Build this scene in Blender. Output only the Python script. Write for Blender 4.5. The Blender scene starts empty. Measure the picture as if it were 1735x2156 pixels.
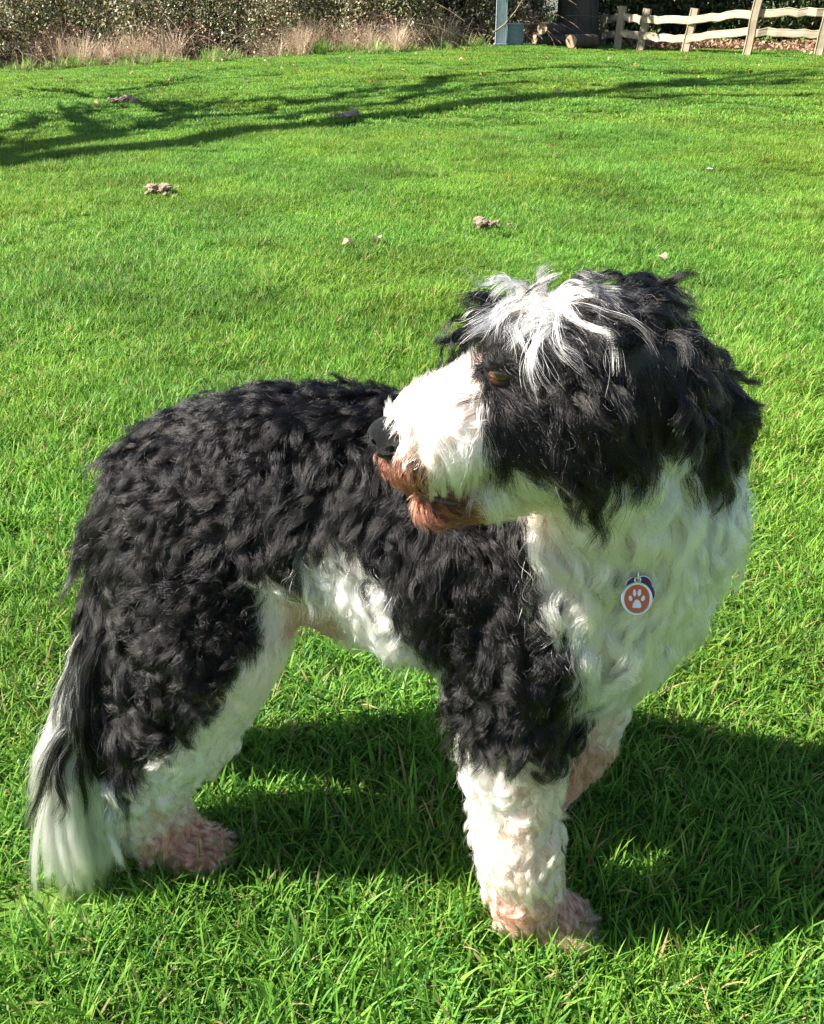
import bpy, bmesh, math, random
import numpy as np
from mathutils import Vector, Matrix, kdtree

# ------------------------------------------------------------------ camera, sky, sun, exposure
SC = bpy.context.scene
COL = SC.collection
RAD = math.radians

cam_data = bpy.data.cameras.new('camera')
cam_data.sensor_fit = 'HORIZONTAL'
cam_data.angle = 2 * math.atan(867.5 / 1882)
cam_data.clip_start = 0.05
cam_data.clip_end = 500
cam = bpy.data.objects.new('camera', cam_data)
COL.objects.link(cam)
cam.location = (0, 0, 1.05)
cam.rotation_euler = (RAD(90 - 29.6), 0, 0)
SC.camera = cam

SUN_AZ = RAD(6)      # direction the shadows run, measured from +x towards +y
SUN_EL = RAD(43)
world = bpy.data.worlds.new('World')
SC.world = world
world.use_nodes = True
wn = world.node_tree
sky = wn.nodes.new('ShaderNodeTexSky')
sky.sky_type = 'NISHITA'
sky.sun_disc = False
sky.sun_elevation = SUN_EL
# towards-the-sun vector is (-cos az, -sin az); Nishita rotation 0 looks along +y, turning clockwise
SUNV = Vector((-math.cos(SUN_AZ) * math.cos(SUN_EL), -math.sin(SUN_AZ) * math.cos(SUN_EL), math.sin(SUN_EL)))
sky.sun_rotation = math.atan2(SUNV.x, SUNV.y)
wn.links.new(sky.outputs[0], wn.nodes['Background'].inputs[0])
wn.nodes['Background'].inputs[1].default_value = 0.05

sun_data = bpy.data.lights.new('sun', 'SUN')
sun_data.energy = 5.0
sun_data.angle = RAD(0.53)
sun_data.color = (1.0, 0.94, 0.84)
sun = bpy.data.objects.new('sun', sun_data)
COL.objects.link(sun)
sun.rotation_euler = SUNV.to_track_quat('Z', 'Y').to_euler()
sun.location = (-6, -2, 8)

SC.view_settings.view_transform = 'Standard'
SC.view_settings.look = 'None'
SC.view_settings.exposure = 1.92
SC.view_settings.gamma = 1
SC.cycles.max_bounces = 10
SC.cycles.diffuse_bounces = 3
SC.cycles.glossy_bounces = 4
SC.cycles.transmission_bounces = 8
SC.cycles.transparent_max_bounces = 8
SC.cycles.use_denoising = True
SC.cycles.denoising_prefilter = 'NONE'
SC.cycles.denoising_input_passes = 'RGB_ALBEDO_NORMAL'
SC.cycles.use_adaptive_sampling = True
SC.cycles.adaptive_threshold = 0.02
SC.cycles.sample_clamp_indirect = 2.5
SC.cycles_curves.shape = 'RIBBONS'
SC.cycles_curves.subdivisions = 2

RNG = np.random.default_rng(7)
random.seed(7)

# ------------------------------------------------------------------ helpers
def tag(o, label=None, cat=None, group=None, kind=None):
    if label: o['label'] = label
    if cat: o['category'] = cat
    if group: o['group'] = group
    if kind: o['kind'] = kind
    return o

def link(o, parent=None):
    COL.objects.link(o)
    if parent is not None:
        o.parent = parent
        o.matrix_parent_inverse = parent.matrix_world.inverted()
    return o

def empty(name, loc=(0, 0, 0), rz=0.0):
    o = bpy.data.objects.new(name, None)
    o.location = loc
    o.rotation_euler = (0, 0, rz)
    o.empty_display_size = 0.1
    COL.objects.link(o)
    return o

def mesh_from(name, verts, faces, mat=None, smooth=False):
    me = bpy.data.meshes.new(name)
    me.from_pydata([tuple(v) for v in verts], [], [tuple(f) for f in faces])
    if mat: me.materials.append(mat)
    if smooth: me.polygons.foreach_set('use_smooth', [True] * len(me.polygons))
    me.update()
    return me

def mesh_np(name, verts, faces, mat=None, smooth=False, colors=None):
    """fast mesh from arrays; faces is (n,3) or (n,4)"""
    verts = np.asarray(verts, np.float32); faces = np.asarray(faces, np.int32)
    me = bpy.data.meshes.new(name)
    k = faces.shape[1]
    me.vertices.add(len(verts)); me.vertices.foreach_set('co', verts.ravel())
    me.loops.add(faces.size); me.loops.foreach_set('vertex_index', faces.ravel())
    me.polygons.add(len(faces))
    me.polygons.foreach_set('loop_start', np.arange(0, faces.size, k, dtype=np.int32))
    if smooth: me.polygons.foreach_set('use_smooth', np.ones(len(faces), bool))
    if mat: me.materials.append(mat)
    if colors is not None:
        a = me.color_attributes.new('tint', 'FLOAT_COLOR', 'POINT')
        c = np.ones((len(verts), 4), np.float32); c[:, :3] = colors
        a.data.foreach_set('color', c.ravel())
    me.update(calc_edges=True)
    me.validate()
    return me

def obj(name, me, parent=None, loc=None):
    o = bpy.data.objects.new(name, me)
    COL.objects.link(o)
    if parent is not None: o.parent = parent
    if loc is not None: o.location = loc
    return o

def new_mat(name):
    m = bpy.data.materials.new(name)
    m.use_nodes = True
    nt = m.node_tree
    return m, nt, nt.nodes['Principled BSDF']

def node(nt, t, **kw):
    n = nt.nodes.new(t)
    for k, v in kw.items(): setattr(n, k, v)
    return n

def ramp(nt, fac, stops):
    r = nt.nodes.new('ShaderNodeValToRGB')
    el = r.color_ramp.elements
    while len(el) < len(stops): el.new(0.5)
    for e, (p, c) in zip(el, stops):
        e.position = p; e.color = (*c, 1)
    nt.links.new(fac, r.inputs[0])
    return r.outputs[0]

def noise(nt, scale, detail=4, vec=None, rough=0.6):
    n = nt.nodes.new('ShaderNodeTexNoise')
    n.inputs['Scale'].default_value = scale
    n.inputs['Detail'].default_value = detail
    n.inputs['Roughness'].default_value = rough
    if vec is not None: nt.links.new(vec, n.inputs['Vector'])
    return n

def bump(nt, h, bsdf, strength=0.3, dist=0.01):
    b = nt.nodes.new('ShaderNodeBump')
    b.inputs['Strength'].default_value = strength
    b.inputs['Distance'].default_value = dist
    nt.links.new(h, b.inputs['Height'])
    nt.links.new(b.outputs[0], bsdf.inputs['Normal'])

# ------------------------------------------------------------------ lawn
m_lawn, nt, b = new_mat('lawn_soil')
tc = node(nt, 'ShaderNodeTexCoord')
n1 = noise(nt, 1.3, 6, tc.outputs['Object']); n2 = noise(nt, 55, 5, tc.outputs['Object'])
mx = node(nt, 'ShaderNodeMath', operation='ADD'); nt.links.new(n1.outputs[0], mx.inputs[0]); nt.links.new(n2.outputs[0], mx.inputs[1])
mh = node(nt, 'ShaderNodeMath', operation='MULTIPLY'); mh.inputs[1].default_value = .5; nt.links.new(mx.outputs[0], mh.inputs[0])
nt.links.new(ramp(nt, mh.outputs[0], [(.35, (.045, .070, .014)), (.5, (.070, .135, .020)), (.62, (.095, .125, .036))]), b.inputs['Base Color'])
b.inputs['Roughness'].default_value = .95; b.inputs['Specular IOR Level'].default_value = .1
bump(nt, n2.outputs[0], b, .6, .02)

def ground_z(x, y):
    """gentle unevenness of the lawn, level round the dog, a low bank under the hedge"""
    r = np.hypot(x, y - .9); w = np.clip((r - 1.0) / 3.0, 0, 1)
    up = np.interp(x, [-20, -9, 0, 2.2, 4.2, 30], [-.18, -.16, .24, .30, .20, .20])
    q = np.clip((y - 5) / 15.5, 0, 1)
    z = up * q * q * (3 - 2 * q) + w * (.016 * np.sin(x * 1.7 + .6) * np.cos(y * 1.1) + .010 * np.sin(x * 3.9 + y * 2.3) + .008 * np.cos(y * 3.1 - x))
    return z
gx = np.concatenate([np.linspace(-60, -9, 18), np.linspace(-8.8, 10.8, 99), np.linspace(11, 60, 18)])
gy = np.concatenate([np.linspace(-20, -1, 8), np.linspace(-.8, 24, 125), np.linspace(24.6, 95, 30)])
GX, GY = np.meshgrid(gx, gy, indexing='ij')
lv = np.stack([GX, GY, ground_z(GX, GY)], -1).reshape(-1, 3)
ii, jj = np.meshgrid(np.arange(len(gx) - 1), np.arange(len(gy) - 1), indexing='ij'); a0 = (ii * len(gy) + jj).ravel()
lawn = obj('lawn', mesh_np('lawn', lv, np.stack([a0, a0 + len(gy), a0 + len(gy) + 1, a0 + 1], 1), m_lawn, True))
tag(lawn, 'green mown lawn', kind='structure')

# ------------------------------------------------------------------ grass blades
def leaf_mat(name, gloss=.35, trans=.4, spec=.4, var=(.8, 1.25), scale=1.2, warm=None):
    m, nt, b = new_mat(name)
    at = node(nt, 'ShaderNodeAttribute', attribute_name='tint')
    ge = node(nt, 'ShaderNodeNewGeometry')
    nz = noise(nt, scale, 3, ge.outputs['Position'])
    mr = node(nt, 'ShaderNodeMapRange'); mr.inputs[1].default_value = .3; mr.inputs[2].default_value = .7
    mr.inputs[3].default_value = var[0]; mr.inputs[4].default_value = var[1]
    nt.links.new(nz.outputs[0], mr.inputs[0])
    mu = node(nt, 'ShaderNodeVectorMath', operation='SCALE'); nt.links.new(at.outputs['Color'], mu.inputs[0]); nt.links.new(mr.outputs[0], mu.inputs['Scale'])
    col = mu.outputs[0]
    if warm is not None:
        nz2 = noise(nt, scale * .35, 4, ge.outputs['Position'])
        mr2 = node(nt, 'ShaderNodeMapRange'); mr2.inputs[1].default_value = .42; mr2.inputs[2].default_value = .62
        nt.links.new(nz2.outputs[0], mr2.inputs[0])
        mm = node(nt, 'ShaderNodeMix', data_type='RGBA', blend_type='MULTIPLY'); nt.links.new(mr2.outputs[0], mm.inputs['Factor'])
        nt.links.new(col, mm.inputs['A']); mm.inputs['B'].default_value = (*warm, 1)
        col = mm.outputs['Result']
    nt.links.new(col, b.inputs['Base Color'])
    b.inputs['Roughness'].default_value = gloss; b.inputs['Specular IOR Level'].default_value = spec
    tr = node(nt, 'ShaderNodeBsdfTranslucent'); nt.links.new(col, tr.inputs[0])
    mix = node(nt, 'ShaderNodeMixShader'); mix.inputs[0].default_value = trans
    nt.links.new(b.outputs[0], mix.inputs[1]); nt.links.new(tr.outputs[0], mix.inputs[2])
    nt.links.new(mix.outputs[0], nt.nodes['Material Output'].inputs[0])
    return m
m_grass = leaf_mat('grass_blade', .48, .46, .22, (.68, 1.30), 1.3, (1.25, 1.0, .80))

def blades(n, size, lmin, lmax, wmin, wmax, lean, rng, straw=.04, clover=0.0):
    """n bent tapering blades rooted in a square; returns verts, tris, tints"""
    base = np.zeros((n, 3)); base[:, :2] = rng.uniform(-size / 2, size / 2, (n, 2))
    # blades come up in small tufts
    cen = rng.uniform(-size / 2, size / 2, (max(3, n // 9), 2)); which = rng.integers(0, len(cen), n)
    tuft = rng.random(n) < .7
    base[tuft, :2] = cen[which[tuft]] + rng.normal(0, .007, (tuft.sum(), 2))
    L = rng.uniform(lmin, lmax, n) * (.55 + .45 * rng.random(len(cen))[which] + .1)
    az = rng.uniform(0, 6.283, n); tilt = np.abs(rng.normal(0, lean, n)) + .08; bend = rng.uniform(.2, 1.5, n)
    w = rng.uniform(wmin, wmax, n)
    tw = rng.uniform(-.7, .7, n)
    dirh = np.stack([np.cos(az), np.sin(az)], 1)
    pts = []; p = base.copy()
    ang = tilt.copy()
    nseg = 4
    rows = [p.copy()]
    for s in range(nseg):
        d = np.concatenate([dirh * np.sin(ang)[:, None], np.cos(ang)[:, None]], 1)
        p = p + d * (L / nseg)[:, None]; p[:, 2] = np.maximum(p[:, 2], .003)
        rows.append(p.copy()); ang = ang + bend / nseg
    side0 = np.stack([-np.sin(az + tw), np.cos(az + tw), np.zeros(n)], 1)
    Vv = []; wf = [.75, 1.0, .9, .6]
    for s in range(nseg):
        Vv.append(rows[s] - side0 * (w * wf[s] / 2)[:, None]); Vv.append(rows[s] + side0 * (w * wf[s] / 2)[:, None])
    Vv.append(rows[nseg])
    VV = np.stack(Vv, 1)               # n, 9, 3
    f = []
    for s in range(nseg - 1):
        a = 2 * s; f += [(a, a + 1, a + 3), (a, a + 3, a + 2)]
    f.append((6, 7, 8))
    FF = (np.array(f)[None] + (np.arange(n) * 9)[:, None, None]).reshape(-1, 3)
    t = rng.random((n, 1))
    col = np.array([.084, .235, .028]) * (1 - t) + np.array([.215, .395, .062]) * t
    dk = rng.random(n) < .15; col[dk] = np.array([.040, .150, .026])
    st = rng.random(n) < straw; col[st] = np.array([.40, .33, .16]) * rng.uniform(.6, 1.1, (st.sum(), 1))
    C = np.repeat(col[:, None], 9, 1)
    C[:, :2] = C[:, :2] * .6 + np.array([.16, .17, .07]) * .4      # paler sheath at the foot of a blade
    return VV.reshape(-1, 3), FF, C.reshape(-1, 3)

hidden = bpy.data.collections.new('grass_clumps')       # instanced only, never linked to the scene by itself
def clump(name, *a, **k):
    v, f, c_ = blades(*a, **k)
    o = bpy.data.objects.new(name, mesh_np(name, v, f, m_grass, False, c_))
    hidden.objects.link(o)
    return o
grng = np.random.default_rng(41)
for i in range(6): clump('clump_%02d' % i, 950, .22, .030, .075, .0018, .0042, .50, grng)                      # 0-5 close lawn
for i in range(3): clump('clump_%02d' % (6 + i), 420, .20, .050, .105, .0022, .0050, .55, grng, straw=.07)      # 6-8 ranker bits
for i in range(4): clump('clump_%02d' % (9 + i), 1100, .50, .030, .062, .0055, .0100, .45, grng, straw=.05)     # 9-12 farther lawn

P_, R_, S_, I_ = [], [], [], []
def scatter(y0, y1, cell, idx, sc, zs, margin):
    y = y0
    while y < y1:
        hw = .47 * (y * .87 + .55) + margin
        for x in np.arange(-hw, hw, cell):
            px, py = x + grng.uniform(-.3, .3) * cell, y + grng.uniform(-.3, .3) * cell
            P_.append((px, py, float(ground_z(px, py)) - .002)); R_.append(grng.uniform(0, 6.283))
            s = sc * grng.uniform(.9, 1.12); v = .5 + .5 * math.sin(px * 2.1 + 1.3) * math.sin(py * 2.7)
            S_.append((s, s, zs * grng.uniform(.75, 1.1) * (.85 + .35 * v))); I_.append(int(grng.choice(idx)))
        y += cell
scatter(.22, 3.6, .165, list(range(6)), 1.0, 1.0, 1.5)
scatter(.22, 3.2, .30, [6, 7, 8], 1.0, .85, 1.0)
scatter(3.6, 9.0, .19, list(range(6)), 1.1, .85, 2.0)
for _ in range(26):
    px, py = grng.uniform(-1, 1), grng.uniform(2.4, 9); px *= .45 * py
    for k in range(3):
        qx, qy = px + grng.normal(0, .10), py + grng.normal(0, .07); P_.append((qx, qy, float(ground_z(qx, qy)))); R_.append(grng.uniform(0, 6.28)); S_.append((.9, .9, grng.uniform(.8, 1.15))); I_.append(int(grng.choice([6, 7, 8])))
scatter(8.7, 24.0, .40, [9, 10, 11, 12], 1.0, .9, 3.5)
gm = bpy.data.meshes.new('grass_points'); gm.vertices.add(len(P_)); gm.vertices.foreach_set('co', np.array(P_, np.float32).ravel())
for nm, ty, arr in (('turn', 'FLOAT', np.array(R_, np.float32)), ('pick', 'INT', np.array(I_, np.int32))):
    gm.attributes.new(nm, ty, 'POINT').data.foreach_set('value', arr)
gm.attributes.new('size', 'FLOAT_VECTOR', 'POINT').data.foreach_set('vector', np.array(S_, np.float32).ravel())
grass = obj('grass', gm); tag(grass, 'short bright green grass covering the lawn', 'grass', kind='stuff')
ng = bpy.data.node_groups.new('grass_scatter', 'GeometryNodeTree')
ng.interface.new_socket('Geometry', in_out='INPUT', socket_type='NodeSocketGeometry'); ng.interface.new_socket('Geometry', in_out='OUTPUT', socket_type='NodeSocketGeometry')
gi, go = ng.nodes.new('NodeGroupInput'), ng.nodes.new('NodeGroupOutput')
ip, ci = ng.nodes.new('GeometryNodeInstanceOnPoints'), ng.nodes.new('GeometryNodeCollectionInfo')
ci.inputs['Collection'].default_value = hidden; ci.inputs['Separate Children'].default_value = True; ci.inputs['Reset Children'].default_value = True
def named(ty, nm):
    n = ng.nodes.new('GeometryNodeInputNamedAttribute'); n.data_type = ty; n.inputs[0].default_value = nm; return n.outputs[0]
cx = ng.nodes.new('ShaderNodeCombineXYZ'); ng.links.new(named('FLOAT', 'turn'), cx.inputs[2])
L_ = ng.links.new
L_(gi.outputs[0], ip.inputs['Points']); L_(ci.outputs[0], ip.inputs['Instance']); ip.inputs['Pick Instance'].default_value = True
L_(named('INT', 'pick'), ip.inputs['Instance Index']); L_(cx.outputs[0], ip.inputs['Rotation']); L_(named('FLOAT_VECTOR', 'size'), ip.inputs['Scale'])
L_(ip.outputs[0], go.inputs[0])
md = grass.modifiers.new('scatter', 'NODES'); md.node_group = ng

# ------------------------------------------------------------------ bare tree beside the lawn, its shadow lying across the grass
def wood_mat(name, c0, c1, sc=8, stretch=(1, 1, .15), rough=.85, bs=.5):
    m, nt, b = new_mat(name)
    tc = node(nt, 'ShaderNodeTexCoord'); mpn = node(nt, 'ShaderNodeMapping'); mpn.inputs['Scale'].default_value = stretch
    nt.links.new(tc.outputs['Object'], mpn.inputs[0])
    n = noise(nt, sc, 6, mpn.outputs[0], .65)
    nt.links.new(ramp(nt, n.outputs[0], [(.32, c0), (.66, c1)]), b.inputs['Base Color'])
    b.inputs['Roughness'].default_value = rough; bump(nt, n.outputs[0], b, bs, .03)
    return m
m_bark = wood_mat('bark', (.028, .022, .017), (.085, .068, .052), 9)
def tubes_mesh(name, paths, mat, seg=6):
    """paths: list of (points, radii); one mesh"""
    Vs, Fs, o = [], [], 0
    for pts, rad in paths:
        pts = np.asarray(pts, float); n = len(pts)
        d = np.gradient(pts, axis=0); d /= np.linalg.norm(d, axis=1, keepdims=True) + 1e-9
        ref = np.where(np.abs(d[:, 2:3]) < .9, np.array([[0, 0, 1.]]), np.array([[1., 0, 0]]))
        u = np.cross(d, ref); u /= np.linalg.norm(u, axis=1, keepdims=True) + 1e-9; w = np.cross(d, u)
        a = np.arange(seg) * 6.28319 / seg
        rad = np.broadcast_to(np.asarray(rad, float), (n,))
        ring = pts[:, None] + rad[:, None, None] * (np.cos(a)[None, :, None] * u[:, None] + np.sin(a)[None, :, None] * w[:, None])
        Vs.append(ring.reshape(-1, 3))
        i, j = np.meshgrid(np.arange(n - 1), np.arange(seg), indexing='ij'); jn = (j + 1) % seg
        Fs.append(np.stack([i * seg + j, i * seg + jn, (i + 1) * seg + jn, (i + 1) * seg + j], -1).reshape(-1, 4) + o)
        o += n * seg
    return mesh_np(name, np.concatenate(Vs), np.concatenate(Fs), mat, True)
COT = 1 / math.tan(SUN_EL); SX, SY = COT * math.cos(SUN_AZ), COT * math.sin(SUN_AZ)
TB = (-7.6, 3.9)
def in_tree(gx_, gy_):
    z = (gx_ - TB[0]) / .97
    return (gx_ - SX * z, gy_ - SY * z, z)
LIMBS = [   # where the limbs' shadows lie on the lawn, with limb radius at both ends
    (.20, .07, [(-3.19, 7.02), (-2.35, 7.7), (-1.53, 8.57), (-0.74, 9.45), (0.05, 9.9), (1.62, 11.33), (3.01, 12.53), (5.72, 13.68), (7.04, 14.16)]),
    (.19, .05, [(-3.38, 7.54), (-3.22, 7.83), (-2.57, 9.26), (-2.19, 9.65), (-1.7, 10.33), (-1.39, 10.91)]),
    (.13, .05, [(-3.9, 7.4), (-3.7, 8.64), (-3.72, 10.11)]), (.10, .03, [(-2.92, 8.9), (-3.51, 10.33), (-3.78, 10.96)]),
    (.09, .03, [(-2.24, 9.65), (-2.59, 10.43), (-2.78, 10.91)]), (.06, .02, [(-2.32, 10.24), (-2.75, 11.33), (-1.77, 11.33), (-.98, 12.02)]),
    (.07, .02, [(-3.13, 11.44), (-4.96, 13.6)]), (.05, .02, [(-3.78, 12.73), (-3.51, 14.5), (-3.16, 15.04)]),
    (.10, .03, [(-1.39, 10.91), (-1.29, 11.07), (.07, 12.87), (.76, 13.37)]), (.13, .04, [(-1.26, 9.57), (-1.14, 9.9), (.06, 11.33), (.69, 12.21), (1.73, 13.08)]),
    (.12, .05, [(.06, 11.78), (.63, 14.08), (1.94, 14.68), (3.2, 14.95), (5.26, 15.14)]), (.13, .06, [(1.62, 11.33), (3.04, 11.44), (4.92, 11.67)]),
    (.14, .05, [(.61, 10.71), (2.55, 12.15), (6.12, 14.68)]), (.12, .05, [(3.01, 12.53), (4.22, 13.84), (6.5, 15.63)]),
]
tree = empty('bare_tree', (TB[0], TB[1], 0)); tag(tree, 'tall bare leaning tree at the edge of the lawn', 'tree')
tr_ = np.random.default_rng(5)
def resample(pts, k):
    pts = np.asarray(pts, float); s = np.concatenate([[0], np.cumsum(np.linalg.norm(np.diff(pts, axis=0), axis=1))])
    t = np.linspace(0, s[-1], k); return np.stack([np.interp(t, s, pts[:, i]) for i in range(3)], 1)
base_ = np.array([TB[0], TB[1], 0.])
def local(pts): return np.asarray(pts, float) - base_
top = in_tree(-3.19, 7.02)
KF = 1.3
tr_path = resample([(TB[0], TB[1], -.2), (TB[0] + .02, TB[1] + .7, 1.6), top], 10)
tk = obj('trunk', tubes_mesh('trunk', [(local(tr_path), np.linspace(.36, .22, 10))], m_bark, 12), tree)
twigs = []
for ra, rb, gp in LIMBS:
    pts = resample([in_tree(*q) for q in gp], 14); pts[1:-1] += tr_.normal(0, .05, (12, 3))
    if ra >= .13 and gp[0][0] < -3: pts = np.concatenate([tr_path[-2:-1], pts])
    obj('limb', tubes_mesh('limb', [(local(pts), np.linspace(ra, rb, len(pts)) * KF)], m_bark, 8), tree)
    for _ in range(16):
        i = tr_.integers(2, len(pts) - 1); d = pts[i] - pts[i - 1]; d /= np.linalg.norm(d)
        q = pts[i]; path = [q]; dd = d + tr_.normal(0, .6, 3)
        for s in range(5):
            dd = dd + tr_.normal(0, .25, 3) + np.array([0, 0, .1]); q = q + dd / np.linalg.norm(dd) * tr_.uniform(.15, .35); path.append(q)
        twigs.append((local(path), np.linspace(.045, .015, 6)))
o = obj('twigs', tubes_mesh('twigs', twigs, m_bark, 4), tree); o['kind'] = 'stuff'

# ------------------------------------------------------------------ post and rail fence
m_oak = wood_mat('cleft_oak', (.22, .17, .11), (.44, .36, .26), 7, (2, 2, .25), .8, .4)
m_rail = wood_mat('cleft_rail', (.24, .18, .115), (.48, .40, .29), 7, (.25, 2, 2), .8, .4)
fence = empty('rail_fence', (6.7 * .81, 24.75 * .81, 0.2))
tag(fence, 'pale wooden post and rail fence at the far corner of the lawn', 'fence')
fr = np.random.default_rng(9)
def bm_box(sx, sy, sz, cuts=5, wob=.02, axis=2, rng=fr):
    """a rough hewn timber, long along one axis"""
    n = cuts + 1; bm = bmesh.new(); rows = []
    for i in range(n + 1):
        t = i / n; off = [rng.normal(0, wob), rng.normal(0, wob)]; row = []
        for (a, b_) in ((-1, -1), (1, -1), (1, 1), (-1, 1)):
            for (da, db) in ((a * .82, b_), (a, b_ * .82)) if a * b_ > 0 else ((a, b_ * .82), (a * .82, b_)):
                if axis == 2: row.append(bm.verts.new((da * sx / 2 + off[0], db * sy / 2 + off[1], t * sz)))
                else: row.append(bm.verts.new((t * sx, da * sy / 2 + off[0], db * sz / 2 + off[1])))
        rows.append(row)
    k = len(rows[0])
    for a, b_ in zip(rows, rows[1:]):
        for j in range(k): bm.faces.new((a[j], a[(j + 1) % k], b_[(j + 1) % k], b_[j]))
    bm.faces.new(rows[0][::-1]); bm.faces.new(rows[-1])
    bmesh.ops.recalc_face_normals(bm, faces=bm.faces)
    return bm
def bmo(name, bm, mat, parent=None, smooth=False):
    me = bpy.data.meshes.new(name); bm.to_mesh(me); bm.free(); me.materials.append(mat)
    if smooth: me.polygons.foreach_set('use_smooth', [True] * len(me.polygons))
    return obj(name, me, parent)
POSTS0 = [(5.57, 29.75, .80, .59, .21), (5.43, 26.6, 1.01, .78, .377), (5.88, 26.04, .955, .711, .337), (6.70, 24.75, .97, .708, .311), (7.85, 23.58, 1.27, .878, .482), (9.27, 22.93, 1.27, .901, .47), (11.1, 22.2, 1.27, .90, .47), (12.9, 21.4, 1.27, .90, .47)]
FS = .81; POSTS = [(a * FS, b_ * FS, c_ * FS, d_ * FS, e_ * FS) for a, b_, c_, d_, e_ in POSTS0]
fl0 = np.array([6.7 * FS, 24.75 * FS, 0])
for (x, y, h, zu, zl) in POSTS:
    o = bmo('post', bm_box(.155, .13, h + .3, 5, .008), m_oak, fence); o.location = (x - fl0[0], y - fl0[1], -.3); o.rotation_euler = (fr.normal(0, .02), .045 + fr.normal(0, .02), -.45)
for A, B in zip(POSTS, POSTS[1:]):
    for za, zb in ((A[3], B[3]), (A[4], B[4])):
        a, b_ = Vector((A[0], A[1], za)), Vector((B[0], B[1], zb)); d = b_ - a
        o = bmo('rail', bm_box(d.length, .06, .135, 7, .014, 0), m_rail, fence)
        o.location = a - Vector(fl0); o.rotation_euler = d.to_track_quat('X', 'Z').to_euler()

# ------------------------------------------------------------------ bramble hedge, dead grass, shrubs
m_bleaf = leaf_mat('bramble_leaf', .55, .2, .3, (.7, 1.3), 2.0)
m_stem = wood_mat('bramble_stem', (.10, .07, .05), (.30, .22, .16), 12, (1, 1, 1), .8, .1)
m_straw = leaf_mat('dead_grass', .6, .25, .2, (.85, 1.15), 3.0)
m_shrub = leaf_mat('evergreen_leaf', .4, .12, .5, (.7, 1.3), 2.0)
def leaf_cloud(n, P, size, cols, rng, aspect=.6, up=.3):
    """folded leaves at points P: 4 tris each"""
    s = rng.uniform(size[0], size[1], n); ax = rng.normal(size=(n, 3)); ax /= np.linalg.norm(ax, axis=1, keepdims=True)
    nn = rng.normal(size=(n, 3)) + np.array([0, 0, up]); nn -= ax * (nn * ax).sum(1, keepdims=True); nn /= np.linalg.norm(nn, axis=1, keepdims=True)
    sd = np.cross(ax, nn)
    a = P - ax * s[:, None] / 2; c_ = P + ax * s[:, None] / 2
    m1 = P + sd * (s * aspect / 2)[:, None] + nn * (s * .14)[:, None]; m2 = P - sd * (s * aspect / 2)[:, None] + nn * (s * .14)[:, None]
    VV = np.stack([a, m1, c_, m2], 1).reshape(-1, 3)
    FF = (np.array([(0, 1, 2), (0, 2, 3)])[None] + (np.arange(n) * 4)[:, None, None]).reshape(-1, 3)
    cc = np.array([q[:3] for q in cols]); pw = np.array([q[3] for q in cols], float); pw /= pw.sum()
    col = cc[rng.choice(len(cc), n, p=pw)] * rng.uniform(.6, 1.35, (n, 1))
    return VV, FF, np.repeat(col, 4, 0)
BROWN = [(.26, .19, .11, 3), (.40, .32, .22, 2), (.17, .17, .075, 5), (.11, .15, .05, 4), (.62, .57, .45, 2.2), (.07, .05, .035, 1.2)]  # leaf tints; the palest one stands for glints on the leaves
def bramble(seed, w=2.6, d=2.0, h=1.9):
    rng = np.random.default_rng(seed)
    t = empty('bramble_bush', (0, 0, 0))
    n = 9500
    th, r = rng.uniform(0, 6.283, n), np.sqrt(rng.uniform(.25, 1, n))
    z = rng.uniform(0, 1, n) ** .9
    bulge = (1 - z ** 2.2 * .75) * (1 + .16 * np.sin(th * 3 + seed) + .10 * np.sin(th * 7 + z * 5 + seed))
    P = np.stack([np.cos(th) * r * w / 2 * bulge, np.sin(th) * r * d / 2 * bulge, .03 + z * h * (1 + .1 * np.sin(th * 4 + seed))], 1)
    v, f, col = leaf_cloud(n, P, (.035, .085), BROWN, rng)
    low = (P[:, 2] < .55 + .3 * np.sin(P[:, 0] * 3 + seed))                                             # last year's leaves lie brown at the foot
    cc = col.reshape(n, 4, 3); m = low & (rng.random(n) < .75); cc[m] = (np.array([.46, .31, .22]) * rng.uniform(.55, 1.3, (m.sum(), 1)))[:, None]
    o = obj('leaves', mesh_np('leaves', v, f, m_bleaf, False, cc.reshape(-1, 3)), t); o['kind'] = 'stuff'
    st = []
    for _ in range(100):
        a = rng.uniform(0, 6.283); q = np.array([rng.uniform(-w, w) * .45, rng.uniform(-d, d) * .35, 0.]); path = [q]
        dd = np.array([math.cos(a) * .35, math.sin(a) * .35, 1.0]); L = rng.uniform(.7, 2.3)
        for s in range(7):
            dd = dd + np.array([math.cos(a) * .12, math.sin(a) * .12, -.24]) + rng.normal(0, .08, 3); q = q + dd / np.linalg.norm(dd) * L / 7; q[2] = max(q[2], .02); path.append(q.copy())
        st.append((path, np.linspace(.0055, .0025, 8)))
    o = obj('stems', tubes_mesh('stems', st, m_stem, 4), t); o['kind'] = 'stuff'
    return t
def copy_thing(t, loc, rz, sc=1.0, first=False):
    if first: c_ = t
    else:
        c_ = t.copy(); COL.objects.link(c_)
        for ch in t.children:
            k = ch.copy(); COL.objects.link(k); k.parent = c_
            for g in ch.children:
                g2 = g.copy(); COL.objects.link(g2); g2.parent = k
    c_.location = loc; c_.rotation_euler = (0, 0, rz); c_.scale = (sc, sc, sc)
    return c_
bp = [bramble(101), bramble(202), bramble(303)]
er = np.random.default_rng(17)
hedge_line = [(-13.0 + 1.25 * i, 20.3 + .25 * math.sin(i * 1.7) + (.9 if i > 10 else 0)) for i in range(13)]
used = set()
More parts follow.
